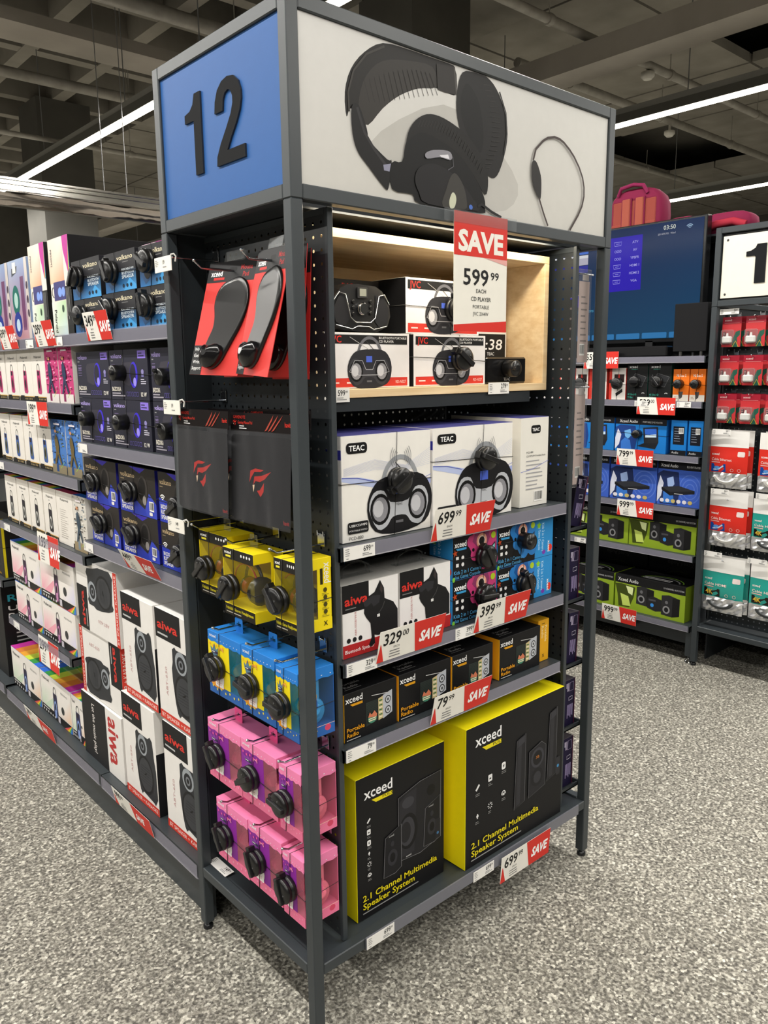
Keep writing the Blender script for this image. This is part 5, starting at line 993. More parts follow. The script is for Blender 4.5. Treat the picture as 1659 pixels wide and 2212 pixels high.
# window boxes
def tab(w, d, h, c, tw=.032, th=.034, mat='card', yk=.55):
    m = MB(); y = d*yk; x0 = w*.5-tw/2; P = lambda pts: [(x0+x*tw, y, h-.001+z*th) for x, z in pts]
    for f in (((0, 0), (1, 0), (1, .42), (0, .42)), ((0, .42), (.2, .42), (.2, .62), (0, .62)), ((.8, .42), (1, .42), (1, .62), (.8, .62)), ((0, .62), (.45, .62), (.45, .76), (.08, .98), (0, .9)), ((.55, .62), (1, .62), (1, .9), (.92, .98), (.55, .76)), ((.45, .76), (.55, .76), (.92, .98), (.08, .98))): m.face(P(f), c, mat)
    b = len(m.f); vs = list(m.v)
    for f in list(m.f): m.face([(x, y+.0008, z) for x, _, z in (vs[i] for i in f[::-1])], c, mat)
    return m
def headset(mb, cx, cy, cz, s, cup, band, inner=None, pad=None):
    """over-ear headphones seen from the cup side, axis along y"""
    pts = [(cx+.5*s*math.cos(math.radians(a)), cy, cz+.1*s+.62*s*math.sin(math.radians(a))) for a in range(-10, 191, 20)]
    mb.tube(pts, .055*s, band, 'plastic', 8)
    for sx in (-1, 1):
        mb.lathe((cx+sx*.42*s, cy, cz-.1*s), (sx, 0, 0), [(.2*s, -.16*s), (.3*s, -.1*s), (.31*s, .0), (.26*s, .08*s), (.12*s, .11*s)], cup, 'plastic', 18)
        mb.lathe((cx+sx*.42*s, cy, cz-.1*s), (-sx, 0, 0), [(.29*s, .08*s), (.3*s, .16*s), (.2*s, .2*s)], inner or pad or cup, 'plastic', 18)
def kids_box(key, w, d, h, top, body, base, accent, cup, band, lab, loc, tagrot, group):
    t = empty('kids_headphone_box', loc, -90, label=lab, cat='headphones', group=group)
    k = (key, round(w, 3), round(d, 3))
    if k not in MESH:
        m = MB(); zb, zt, xw = h*.15, h*.86, w*.64
        m.box(0, 0, 0, w, d, zb, base, 'card', .0006).box(0, 0, zt, w, d, h, top, 'card', .0006).box(0, d-.0015, zb, w, d, zt, base, 'card').box(0, 0, zb, .0012, d, zt, body, 'card').box(.0012, 0, zb, xw, .0012, zt, body, 'card')
        a = Art(); r = random.Random(5)
        a.rect(0, 0, w, h*.15, base); n = 9
        a.poly([(0, h*.86)]+[(w*i/n, h*(.83 if i % 2 else .85)) for i in range(n+1)]+[(w, h*.88), (0, h*.88)], top)
        for i in range(7): a.ell(w*(.3+.1*i), h*.89, w*.012, h*.007, '#e9eef4', 6)
        a.txt(w*.06, h*.91, 'xceed', h*.05, '#eef4fa', .02, width=w*.2)
        a.poly([(w*.1, h*.68), (w*.08, h*.76), (w*.15, h*.72), (w*.2, h*.82), (w*.25, h*.72), (w*.32, h*.77), (w*.3, h*.66), (w*.27, h*.6), (w*.22, h*.63), (w*.16, h*.59)], '#5b7f96' if key == 'kbx' else '#8a3fa0'); a.rect(w*.12, h*.66, w*.31, h*.7, '#3a3350'); a.bars(w*.13, h*.69, w*.15, 1, .01, h*.014, '#ddd')
        a.ell(w*.3, h*.28, w*.17, h*.17, '#f1ebe4', 18); a.ell(w*.27, h*.16, w*.2, h*.05, accent, 14)
        a.rrect(w*.2, h*.14, w*.45, h*.3, .004, '#f4efec'); a.bars(w*.24, h*.25, w*.16, 3, h*.03, h*.012, '#d8a8a8')
        a.arc(w*.42, h*.74, w*.06, h*.035, 0, 200, h*.025, '#e8a05a' if key == 'kbx' else '#ee8fb8'); a.ell(w*.28, h*.48, w*.1, h*.06, '#c98a4a' if key == 'kbx' else '#a8824a', 12, 0, 180)
        for i in range(7): a.star(w*(.12+.13*i), h*(.12-.03*(i % 2)), w*.03, '#f0e04a' if key == 'kbx' else '#f4a8c4', 15*i)
        for i in range(5): a.star(w*(.08+.1*i), h*(.8-.02*(i % 2)), w*.028, accent, 20*i, .5)
        m.art(a, (0, 0, 0), (1, 0, 0), (0, 0, 1))
        b = Art(); b.poly([(0, h*.86)]+[(d*i/6, h*(.83 if i % 2 else .85)) for i in range(7)]+[(d, h*.88), (0, h*.88)], top); b.rect(0, 0, d, h*.15, base); b.star(d*.4, h*.075, d*.12, '#f0dc4a' if key == 'kbx' else '#c0407a', 0); b.ell(d*.8, h*.1, d*.09, d*.08, '#d84a6a', 10); b.line([(0, h*.15), (d, h*.15)], .001, '#f0c8b0')
        for i in range(4): b.ell(d*(.15+.25*i), h*.885, d*.02, h*.007, '#e9eef4', 6)
        m.art(b, (w, 0, 0), (0, 1, 0), (0, 0, 1)); MESH[k] = m.mesh('carton')
        LIT_TINT = '#2b8496' if key == 'kbx' else '#d4788c'; f = MB(); f.face([(xw, .0004, zb), (w, .0004, zb), (w, .0004, zt), (xw, .0004, zt)], LIT_TINT, 'lit_tint_film'); f.face([(w-.0004, 0, zb), (w-.0004, d, zb), (w-.0004, d, zt), (w-.0004, 0, zt)], '#6f98b0' if key == 'kbx' else '#a87a80', 'lit_haze_film'); MESH[k+('f',)] = f.mesh('window_film')  # window colours paint in the light missing inside the box
        hp = MB(); s = h*.52; headset(hp, w*.62, d*.5, h*.42, s*.72, cup, band, '#e8c030' if key == 'kbx' else '#f06a8c')
        o2 = Art(); o2.star(s*.1, s*.06, s*.14, '#f0dc4a' if key == 'kbx' else '#f7c8d4'); o2.rect(-s*.02, s*.45, s*.22, s*.6, '#e0a83a' if key == 'kbx' else '#c8447a')
        for i in range(8): o2.ell(s*(.02+.05*(i % 4)), s*(.24+.1*(i//4)), s*.012, s*.012, '#d8ecf4', 6)
        hp.box(w-.014, d*.28, h*.3, w-.009, d*.66, h*.8, cup, 'plastic', .002); hp.lathe((w-.012, d*.48, h*.36), (1, 0, 0), [(h*.19, -.008), (h*.2, 0), (h*.18, .005), (h*.07, .0065)], cup, 'plastic', 20); hp.art(o2, (w-.0052, d*.36, h*.3), (0, 1, 0), (0, 0, 1), 'plastic')
        MESH[k+('h',)] = hp.mesh('headphones'); MESH[k+('t',)] = tab(w, d, h, accent if key != 'kbx' else top).mesh('hang_tab')
    for nm, kk in (('carton', k), ('window_film', k+('f',)), ('headphones', k+('h',)), ('hang_tab', k+('t',))):
        o = bpy.data.objects.new(nm, MESH[kk]); COL.objects.link(o); o.parent = t
    add_tag(t, w, d, h, w*.34, h*.47, 'disc', tagrot); return t
GB, GP = 'blue and yellow kids headphone boxes', 'pink and purple kids headphone boxes'
BLU = dict(key='kbx', top='#2a7fd4', body='#f2dc1e', base='#2f66b4', accent='#f0a030', cup='#3f9fe0', band='#2456a8'); PNK = dict(key='kpx', top='#f286b4', body='#8c2f9a', base='#f07aa0', accent='#f0609c', cup='#ff8098', band='#e85a90')
SX = .002
for (y1, y0, z0, z1, dd, rot, lab) in ((.386, .243, .686, .836, .075, 55, 'blue and yellow kids headphone box farthest from the post'), (.241, .112, .686, .836, .075, 8, 'middle blue and yellow kids headphone box'), (.108, .03, .68, .828, .09, 4, 'blue and yellow kids headphone box beside the corner post')):
    kids_box(w=y1-y0, d=dd, h=z1-z0, loc=(SX, y1, z0), lab=lab, tagrot=rot, group=GB, **BLU)
for (y1, y0, z0, z1, dd, rot, lab) in ((.408, .262, .465, .612, .075, 55, 'upper pink kids headphone box farthest from the post'), (.26, .119, .468, .614, .075, -30, 'upper middle pink kids headphone box'), (.11, .03, .462, .612, .09, 5, 'upper pink kids headphone box beside the corner post'),
        (.386, .248, .262, .415, .075, 60, 'lower pink kids headphone box farthest from the post'), (.244, .112, .266, .42, .075, 65, 'lower middle pink kids headphone box'), (.108, .03, .262, .415, .09, 70, 'lower pink kids headphone box beside the corner post')):
    kids_box(w=y1-y0, d=dd, h=z1-z0, loc=(SX, y1, z0), lab=lab, tagrot=rot, group=GP, **PNK)
for (y, z, lab) in ((.315, .853, 'farthest blue headphone box'), (.176, .853, 'middle blue headphone box'), (.069, .846, 'blue headphone box by the post'), (.335, .629, 'farthest upper pink box'), (.19, .631, 'middle upper pink box'), (.07, .629, 'upper pink box by the post'), (.317, .433, 'farthest lower pink box'), (.178, .438, 'middle lower pink box'), (.069, .433, 'lower pink box by the post')):
    hook(y, z, .1, -.02, 'peg hook holding the '+lab, None, .008)
def yellow_box(w, d, h, lab, loc, tagrot):
    t = empty('headphone_box', loc, -90, label=lab, cat='headphones', group='yellow foldable headphone boxes')
    k = ('ybx', round(w, 3), round(d, 3))
    if k not in MESH:
        m = MB(); Y = '#f2da1a'; zb, zt = h*.17, h*.85
        m.box(0, 0, 0, w, d, zb, Y, 'card', .0006).box(0, 0, zt, w, d, h, Y, 'card', .0006).box(0, d-.0015, zb, w, d, zt, Y, 'card').box(0, 0, zb, .0012, d, zt, Y, 'card')
        m.box(w-.0012, d*.58, zb, w, d, zt, Y, 'card')
        a = Art(); a.rect(0, h*.84, w, h*.995, '#1f1d1a'); a.rect(0, 0, w, h*.16, '#1a1610'); a.txt(w*.06, h*.915, 'xceed', h*.045, '#f4f4f0', .03, width=w*.22); a.rect(w*.1, h*.865, w*.27, h*.895, '#e8dc3a')
        for i in range(4): a.ell(w*(.62+.09*i), h*.93, w*.025, h*.022, '#eee', 8)
        a.txt(w*.05, h*.08, 'Foldable Stereo Headphones', h*.045, '#eadd2a', .02, width=w*.9); a.bars(w*.06, h*.05, w*.8, 1, .01, h*.014, '#c9c4b8'); m.art(a, (0, 0, 0), (1, 0, 0), (0, 0, 1))
        b = Art(); b.txt(d*.78, h*.93, 'xceed', d*.2, '#f2f0e8', .02, rot=-90, width=h*.28); b.rect(d*.66, h*.64, d*.74, h*.86, '#2a2610')
        for i in range(4): b.ell(d*.8, h*(.56-.1*i), d*.06, d*.06, '#4a4416', 8); b.bars(d*.7, h*(.52-.1*i), d*.22, 2, .003, .0012, '#9a9020')
        b.txt(d*.74, h*.07, 'X', h*.06, '#2a2610', .03); m.art(b, (w, 0, 0), (0, 1, 0), (0, 0, 1)); MESH[k] = m.mesh('carton')
        f = MB(); f.face([(0, .0006, zb), (w, .0006, zb), (w, .0006, zt), (0, .0006, zt)], '#c8b848', 'lit_haze_film'); f.face([(w-.0006, 0, zb), (w-.0006, d*.58, zb), (w-.0006, d*.58, zt), (w-.0006, 0, zt)], '#c9c9c0', 'film'); MESH[k+('f',)] = f.mesh('window_film')  # cream haze on the front window paints light into the box
        hp = MB(); headset(hp, w*.52, d*.5, h*.46, h*.44, '#1a1a1c', '#26262a', '#8c2428'); hp.lathe((w*.86, d*.4, h*.42), (1, 0, 0), [(h*.2, -.012), (h*.21, 0), (h*.17, .005), (h*.05, .007)], '#1b1b1d', 'plastic', 18)
        hp.tube([(w*.45+.3*h*math.cos(math.radians(q)), d*.3, h*.5+.27*h*math.sin(math.radians(q))) for q in range(0, 181, 20)], .0018, '#b0282c', 'plastic', 6); MESH[k+('h',)] = hp.mesh('headphones')
        MESH[k+('t',)] = tab(w, d, h, '#d8d4b8', .03, .03, 'film').mesh('hang_tab')
    for nm, kk in (('carton', k), ('window_film', k+('f',)), ('headphones', k+('h',)), ('hang_tab', k+('t',))):
        o = bpy.data.objects.new(nm, MESH[kk]); COL.objects.link(o); o.parent = t
    add_tag(t, w, d, h, w*.34, h*.45, 'disc', tagrot); return t
yellow_box(.128, .07, .15, 'yellow headphone box hanging farthest from the post', (.022, .44, .91), -40)
yellow_box(.122, .075, .15, 'yellow headphone box hanging in the middle', (-.002, .292, .898), -45)
yellow_box(.078, .085, .15, 'yellow headphone box hanging beside the corner post', (.006, .106, .905), 50)
for (y, z, lab) in ((.376, 1.077, 'farthest yellow headphone box'), (.231, 1.065, 'middle yellow headphone box'), (.067, 1.072, 'yellow headphone box by the post')): hook(y, z, .1, -.025, 'peg hook holding the '+lab, None, .01)
ticket((.022, .485, .183), -90, '149', 'price label 149 lying on the low rail under the pink boxes', .085, .026, tilt=-86)
# ------------------------------------------------------------------ far side of the end display: little racks with purple cartons, clear packs
PB = {'all': '#17131f', 'front': '#201a38', 'top': '#4a4448'}
for z0, z1, lean, lab in ((.99, 1.13, 14, 'leaning purple carton on the topmost side rack'), (.787, .935, 0, 'purple carton standing on the second side rack'), (.6, .748, 4, 'purple carton standing on the third side rack'), (.413, .552, 0, 'purple carton standing on the fourth side rack'), (.225, .375, 0, 'purple carton standing on the lowest side rack')):
    sh = MB(); sh.box(.902, .03, z0-.008, .985, .46, z0-.004, SLATE_D, 'metal').box(.98, .03, z0-.008, .985, .46, z0+.008, SLATE_D, 'metal').box(.902, .03, z0-.008, .985, .034, z0+.004, SLATE_D, 'metal'); sh.obj('side_rack', label=lab.replace('purple carton', 'small rack carrying the purple carton').replace('leaning small', 'small').replace(' standing', '').replace(' on the', ', the').replace(' side rack', ' one'), cat='rack', group='small racks on the side of the end display')
    o = carton('tablet_carton', lab, 'carton', 'purp', .048, .3, z1-z0, PB, {'front': d_purple}, (.925, .045, z0-.0035+.048*math.sin(math.radians(lean*.9))), 0, 'purple cartons on the side racks'); o.rotation_euler[1] = math.radians(lean*.9)
for z0, z1, x0, lab in ((1.425, 1.67, .93, 'clear hanging pack with pale card, upper one'), (1.43, 1.62, .915, 'clear hanging pack with pale card, behind the upper one'), (1.1, 1.38, .928, 'clear hanging pack with pale card, lower one')):
    t = empty('hanging_pack', (x0, .045+.03*(x0 < .92), z0), label=lab, cat='pack', group='clear hanging packs on the side')
    a = Art(); a.bars(.01, (z1-z0)*.7, .03, 8, .016, .004, '#8a7f7c'); a.barcode(.008, .02, .03, .05); a.rect(.012, (z1-z0)*.86, .04, (z1-z0)*.93, '#b8b0ae')
    MB().box(.004, .002, .008, .05, .003, z1-z0-.03, '#c9b4ae', 'card').art(a, (.004, .002, .006), (1, 0, 0), (0, 0, 1)).obj('card', t)
    MB().box(0, 0, 0, .056, .006, z1-z0, '#d8d6d8', 'film', .001).obj('clear_shell', t)
    m = MB(); m.tube([(-.028 if x0 > .92 else -.012, .002, z1-z0-.012), (.065, .002, z1-z0-.012)], .0022, '#c9ccd0', 'chrome', 8); m.obj('hook', t)
# ================================================================== speaker gondola stock
X0 = .04
VP = {'all': '#1e1e22', 'right': '#26262b', 'top': '#2a2a2e'}; GV = 'dark portable speaker cartons on the top shelf'
for (yl, yr, z0, z1, tg, lab) in ((1.137, .945, 1.5285, 1.622, (.07, .05, 'disc', 10), 'lower dark speaker carton beside the tall white cartons'), (.935, .735, 1.5285, 1.624, (.07, .055, 'disc', 40), 'lower dark speaker carton behind the 349 price card'), (.72, .555, 1.5285, 1.624, (.07, .05, 'disc', 75), 'lower dark speaker carton beside the end display post'),
        (1.137, .94, 1.623, 1.728, (.06, .06, 'disc', -50), 'upper dark speaker carton beside the tall white cartons'), (.908, .722, 1.625, 1.723, (.06, .05, 'disc', 60), 'upper middle dark speaker carton with two line logo'), (.7, .55, 1.625, 1.72, (.065, .055, 'disc', 30), 'upper dark speaker carton beside the end display post')):
    LF('portable_speaker_carton', lab, 'carton', 'vport', yl, yr, z0, z1, X0, .13, VP, {'front': d_volk_port}, group=GV, tag=tg)
GZ = 'small bazooka speaker cartons'; VZ = {'all': '#23232f', 'top': '#1b1b22'}
for row, (z0, z1) in enumerate(((1.2205, 1.348), (1.349, 1.478))):
    for k, (yl, yr, place_) in enumerate(((1.155, .925, 'beside the white cartons'), (.92, .69, 'in the middle'), (.672, .515, 'beside the end display post'))):
        LF('bazooka_speaker_carton', f'{("lower", "upper")[row]} dark violet bazooka speaker carton {place_}', 'carton', 'vbaz', yl, yr, z0, z1, X0, .16, VZ, {'front': d_volk_baz}, group=GZ, tag=(None if (row == 1 and k == 0) else ((.085, .07, 'puck', 180) if k < 2 else (.1, .06, 'puck', 90))))
GW = 'dark blue bazooka bluetooth cartons'; VW = {'all': '#211e1c', 'right': '#20207a', 'top': '#2c2a3a'}
for row, (z0, z1) in enumerate(((.926, 1.044), (1.045, 1.173))):
    for k, (yl, yr, place_) in enumerate(((1.16-.03*(1-row), .93, 'beside the patterned cartons'), (.912, .69, 'in the middle'), (.672, .515, 'beside the end display post'))):
        LF('bluetooth_speaker_carton', f'{("lower", "upper")[row]} brown and blue bazooka bluetooth carton {place_}', 'carton', 'vbt', yl, yr, z0, z1, X0, .18, VW, {'front': d_volk_bt}, group=GW, tag=((.09, .06, 'disc', 40) if k < 2 else (.12, .05, 'disc', -30)))
GQ = 'white karaoke speaker cartons on the base'; KW = {'all': '#eae7e3', 'right': '#e2dfdb', 'top': '#efedea'}
def d_karaoke_side(A, w, h): A.rect(0, 0, w*.7, h*.6, '#17171a'); A.txt(w*.1, h*.3, 'Let', h*.06, '#eee', .01); A.txt(w*.3, h*.68, 'aiwa', h*.1, '#b83434', .03)
def d_karaoke_side2(A, w, h): A.rect(w*.0, 0, w*.1, h, '#cf3a2c'); A.txt(w*.08, h*.06, 'BT SPEAKER + KARAOKE', w*.06, '#f0d8d0', .005, rot=90, width=h*.85)
def d_ktop(A, w, h): A.rect(w*.3, h*.35, w, h, '#17171a'); A.txt(w*.1, h*.1, 'aiwa', h*.16, '#c83434', .03); A.txt(w*.5, h*.5, 'Let', h*.1, '#ddd', .01)
LF('karaoke_speaker_carton', 'white karaoke carton lying on its side, topmost of its stack', 'carton', 'kl1', 1.302, .985, .615, .845, X0, .24, KW, {'front': d_aiwa_mirror2, 'top': d_ktop}, group=GQ)
LF('karaoke_speaker_carton', 'white karaoke carton lying on its side, middle of its stack', 'carton', 'kl2', 1.33, 1.01, .384, .612, X0+.006, .24, KW, {'front': d_aiwa_mirror, 'right': d_karaoke_side2}, group=GQ)
LF('karaoke_speaker_carton', 'karaoke carton turned to its black slogan side, under two others', 'carton', 'kl3', 1.345, 1.028, .161, .381, X0, .24, KW, {'front': d_aiwa_black}, group=GQ)
LF('karaoke_speaker_carton', 'upright karaoke carton stacked between lying ones and end post', 'carton', 'kt', .962, .757, .491, .8, X0, .26, KW, {'front': d_aiwa_tall, 'right': d_karaoke_side}, group=GQ)
LF('karaoke_speaker_carton', 'upright karaoke carton on the base under an identical one', 'carton', 'kt', 1.006, .79, .161, .482, X0-.002, .26, KW, {'front': d_aiwa_tall, 'right': d_karaoke_side}, group=GQ)
LF('karaoke_speaker_carton', 'upper upright karaoke carton beside the end display post', 'carton', 'kt', .743, .515, .489, .802, X0, .26, KW, {'front': d_aiwa_tall}, group=GQ)
LF('karaoke_speaker_carton', 'lower upright karaoke carton beside the end display post', 'carton', 'kt', .74, .515, .161, .48, X0, .26, KW, {'front': d_aiwa_tall}, group=GQ)
# second bay
PW = {'all': '#e9e4dc', 'top': '#b9a04a'}
rows = (('pink patterned', '#b83a70', '#7a2a50', 1.3285, 1.502, [(1.955, 1.83), (1.82, 1.695), (1.69, 1.552), (1.55, 1.424)], ['#c8407c', '#e87fae', '#8a2a5a', '#3a2030', '#f0b0cc'], '#2c3a58', '#e4dcd8', [(1.42, 1.308), (1.302, 1.19)]),
        ('blue patterned', '#3a5a9a', '#6a6a3c', 1.1055, 1.276, [(1.955, 1.84), (1.83, 1.7), (1.69, 1.555), (1.548, 1.424)], ['#4a7ac0', '#8fb4e4', '#2a4a80', '#5f6a3c', '#1f3050'], '#6a5a34', '#8a7f66', [(1.418, 1.294), (1.288, 1.168)]),
        ('black and white patterned', '#2c2c2e', '#c8c8c4', .8705, 1.046, [(1.962, 1.835), (1.826, 1.7), (1.69, 1.562), (1.55, 1.43)], ['#d8d4cc', '#2a2826', '#7a8a96', '#4a3a30', '#f0ece4'], '#3a4a58', '#9a8a6c', []))
for nm, body, cone, z0, z1, whites, gc, fig, dark, graf in rows:
    for i, (yl, yr) in enumerate(whites): LF('party_speaker_carton', f'white speaker carton with {nm} speaker print, {("farthest in", "second in", "third in", "last plain one of")[i]} its line', 'carton', 'pol'+nm, yl, yr, z0, z1, X0, .13, PW if 'black' not in nm else {'all': '#e9e4dc', 'top': '#c07a3a'}, {'front': d_pol(body, cone), 'top': d_rainbow}, group=nm+' speaker cartons')
    for i, (yl, yr) in enumerate(graf): LF('party_speaker_carton', f'{nm} speaker carton turned to its graffiti side, {("beside the plain ones", "at the line end")[i]}', 'carton', 'gra'+nm, yl, yr, z0, z1, X0, .13, {'all': '#e4e0da', 'top': '#2f2a2c'}, {'front': d_graf(gc, fig, dark)}, group=nm+' speaker cartons')
def d_poltext(A, w, h): A.txt(w*.5, h*.82, 'Polaroid', h*.045, '#3a3a3a', .015, al='C', width=w*.5); A.bars(w*.2, h*.66, w*.5, 14, h*.04, h*.008, '#b0aaa4', 9); A.rect(w*.92, 0, w, h*.09, '#1a1a1a')
LF('party_speaker_carton', 'white speaker carton turned to its text side', 'carton', 'polt', 1.424, 1.285, .8705, 1.046, X0, .13, {'all': '#e9e4dc', 'top': '#a83a5a'}, {'front': d_poltext}, group='black and white patterned speaker cartons')
LF('party_speaker_carton', 'black and white speaker carton turned to its graffiti side', 'carton', 'grabw', 1.28, 1.175, .8705, 1.046, X0, .13, {'all': '#e4e0da', 'top': '#2f6ac8'}, {'front': d_graf(rows[2][6], rows[2][7], rows[2][8])}, group='black and white patterned speaker cartons')
PP = {'all': '#ebe6e0', 'top': '#3a6fd8', 'right': '#dedad4'}
for yl, yr, z0, z1, lab in ((1.97, 1.652, .64, .793, 'upper violet speaker carton with rainbow corner, far one'), (1.648, 1.325, .64, .802, 'upper violet speaker carton with rainbow corner, by karaoke stack'), (1.955, 1.665, .4905, .637, 'lower violet speaker carton with rainbow corner, far one'), (1.66, 1.345, .4905, .637, 'lower violet speaker carton with rainbow corner, by karaoke stack')):
    LF('rainbow_speaker_carton', lab, 'carton', 'pp', yl, yr, z0, z1, X0, .13, PP, {'front': d_polparty('#f0a8b8', '#d8d4f0', '#4a2c4c', '#c88ab8'), 'top': d_rainbow_r}, group='violet print rainbow speaker cartons')
for i, (yl, yr, lab) in enumerate(((2.135, 1.8, 'rainbow topped speaker carton with navy speaker print, far one'), (1.792, 1.485, 'rainbow topped speaker carton with clear handle'), (1.478, 1.362, 'narrow rainbow topped carton next to the black slogan carton'))):
    LF('rainbow_speaker_carton', lab, 'carton', 'pb%d' % i, yl, yr, .161, .322, X0+.01, .2, PP, {'front': d_polparty('#cfe0c8', '#f0c8a8', '#2f3258', '#8fa8e0'), 'top': d_rainbow if i != 1 else d_rainbow_r}, group='rainbow topped cartons on the base', extra=handle if i == 1 else None)
# top shelf, second bay
TW = {'all': '#ebe4da', 'right': '#121214', 'top': '#2b2b2d'}
LF('party_speaker_carton', 'tall white carton with rainbow stripe and black side', 'carton', 'tall1', 1.312, 1.15, 1.5285, 1.808, X0, .34, TW, {'front': d_pol_tall}, group='tall white cartons on the top shelf')
LF('party_speaker_carton', 'tall white carton with shiny wrap beside the blue speaker cartons', 'carton', 'tall2', 1.49, 1.345, 1.5285, 1.81, X0, .34, TW, {'front': d_pol_tall}, group='tall white cartons on the top shelf')
for i, (yl, yr) in enumerate(((1.70, 1.512), (1.895, 1.705), (2.085, 1.9))): LF('disco_speaker_carton', f'blue carton with two glowing speaker cones, {("beside the tall white cartons", "middle one", "farthest one")[i]}', 'carton', 'blsp', yl, yr, 1.5285, 1.786, X0, .24, {'all': '#8fa4c8', 'top': '#c9ccd4'}, {'front': d_blue_spk}, group='blue disco speaker cartons', mat='gloss')
def d_mag(A, w, h): A.rect(w*.3, 0, w, h, '#b0288c')
LF('party_speaker_carton', 'white and magenta carton peeping over the dark speaker cartons', 'carton', 'mag', 1.02, .72, 1.5285, 1.775, .2, .16, {'all': '#e6e0dc', 'top': '#d8a0c4', 'right': '#b0288c'}, {'front': d_mag})
# third bay
BYL = {'all': '#1c1a16', 'left': '#e0cc1c'}
for z0, z1, lab in ((1.0505, 1.2, 'black carton with yellow edge on the third bay middle shelf'), (.86, 1.0, 'black carton with yellow edge, second from shelf top in third bay'), (.6205, .74, 'lower black carton with yellow edge in the third bay'), (.742, .858, 'black carton with yellow edge stacked in the third bay')):
    if z0 < 1.0 and z0 > .8: continue
    for q, (yl, yr) in enumerate(((2.3, 2.075), (2.53, 2.305))): LF('multimedia_speaker_carton', lab+(', near its bay post' if q == 0 else ', deeper in the bay'), 'carton', 'byl', yl, yr, z0, z1, X0, .2, BYL, {'front': d_black_yel, 'right': lambda A, w, h: A.rect(0, 0, w*.05, h, '#d8c41c')}, group='black cartons with yellow edge')
LF('big_speaker_carton', 'big black speaker carton with bullet list on its side', 'carton', 'bigb', 2.56, 2.2, .166, .56, X0+.01, .38, {'all': '#19191b'}, {'front': lambda A, w, h: (A.ell(w*.5, h*.4, w*.3, h*.3, '#2c2c32', 24), A.ell(w*.5, h*.4, w*.22, h*.22, '#121214', 22)), 'right': d_bigblack})
# price cards and labels of the gondola
GS2 = 'red and white save cards of the speaker gondola'
def lcard(y, z, p, c, lab, x=.0128, w=.16, h=.075, lean=10): save_card((x, y, z), (0, -1, 0), p, c, lab, w, h, lean, GS2)
lcard(.985, 1.505, '349', '99', 'save card 349 in front of the dark speaker cartons'); lcard(1.395, 1.5, '299', '99', 'save card 299 below the tall white cartons', w=.17); lcard(1.74, 1.5, '699', '99', 'save card 699 below the blue speaker cartons', w=.17)
lcard(1.545, 1.255, '199', '99', 'save card 199 hanging under the pink speaker cartons', w=.19, lean=0); lcard(1.57, .79, '199', '99', 'save card 199 hanging over the violet rainbow cartons', w=.2, h=.1, lean=-2); lcard(.83, .9, '449', '99', 'save card 449 under the blue bazooka bluetooth cartons', w=.2, h=.06, lean=25); lcard(1.66, .4, '299', '99', 'save card 299 hanging over the rainbow tops', w=.2, h=.1, lean=-2)
lcard(1.83, .125, '299', '99', 'curled save card on the base strip below rainbow tops', w=.3, h=.06, lean=12, x=.004); lcard(1.02, .125, '999', '99', 'curled save card on the base strip below karaoke cartons', w=.26, h=.06, lean=12, x=.004)
for y, z, lab in ((1.25, 1.498, 'blank price label under the tall white cartons'), (1.5, 1.498, 'blank price label beside the 299 save card'), (1.125, 1.192, 'blank price label under the bazooka cartons'), (1.14, .896, 'blank price label under the bluetooth cartons'), (1.93, 1.3, 'blank price label under the pink cartons'), (1.93, 1.075, 'blank price label under the blue patterned cartons'), (1.93, .842, 'blank price label under the black and white cartons'), (1.93, .462, 'blank price label under the violet cartons'), (2.3, .594, 'blank price label in the third bay')):
    ticket((.0128, y, z), -90, '', lab, .07, .026, '', grp='price labels of the speaker gondola')
# ================================================================== television gondola stock
XR = 2.69
TV = empty('television', (2.86, 2.06, 1.535), -90, label='large flat television showing a blue source menu', cat='television')
W_, H_ = 1.372, .582
MB().box(0, 0, 0, W_, .045, H_, '#17181a', 'gloss', .003).obj('case', TV)
a = Art(); a.grad(0, 0, W_-.03, H_-.03, ['#0b3550', '#0f4668', '#0b2c58', '#0a1f48'])
a.rect(.005, H_-.13, .71, H_-.05, '#3f6fd0'); a.rect(.005, H_-.15, .71, H_-.135, '#dfe0e4'); a.rect(.005, H_-.185, .71, H_-.15, '#b9b6c4'); a.rect(.005, H_-.225, .71, H_-.188, '#2a2f98'); a.rect(.6, .18, .71, .24, '#2a1fb8'); a.txt(.64, .15, 'Applications', .016, '#4fa0c0', .01)
MX = .84; a.rect(MX, .245, MX+.185, H_-.07, '#2b16b8')
for k, q in enumerate(('ATV', 'AV', 'YPBPR', 'HDMI 1', 'HDMI 2', 'VGA')):
    z = H_-.107-.0375*k; a.txt(MX+.145, z, q, .012, '#b8b4f4', .01, al='C')
    if k in (1, 2):
        for i in range(3): a.arc(MX+.035+.013*i, z+.006, .0055, .0055, 0, 360, .0022, '#a8a4f4', 10)
    else: a.line([(MX+.028, z-.004), (MX+.064, z-.004), (MX+.068, z+.014), (MX+.024, z+.014)], .0025, '#a8a4f4', True); a.line([(MX+.036, z+.005), (MX+.056, z+.005)], .002, '#a8a4f4')
a.txt(1.2, H_-.065, '03:50', .02, '#e8ecdc', .01, al='R'); a.txt(1.2, H_-.088, '2014/01/01  Wed', .009, '#c8ccd0', 0, al='R')
for k in range(3): a.arc(1.272, H_-.075, .006+.007*k, .006+.007*k, 40, 140, .003, '#b8d8f0', 8)
for k in range(9): a.rrect(.01+.148*k, .002, .145+.148*k, .03, .005, '#2f7ab4')
s = MB(); s.art(a, (.015, -.0012, .02), (1, 0, 0), (0, 0, 1), 'screen', .0004, .00006); s.obj('screen', TV)
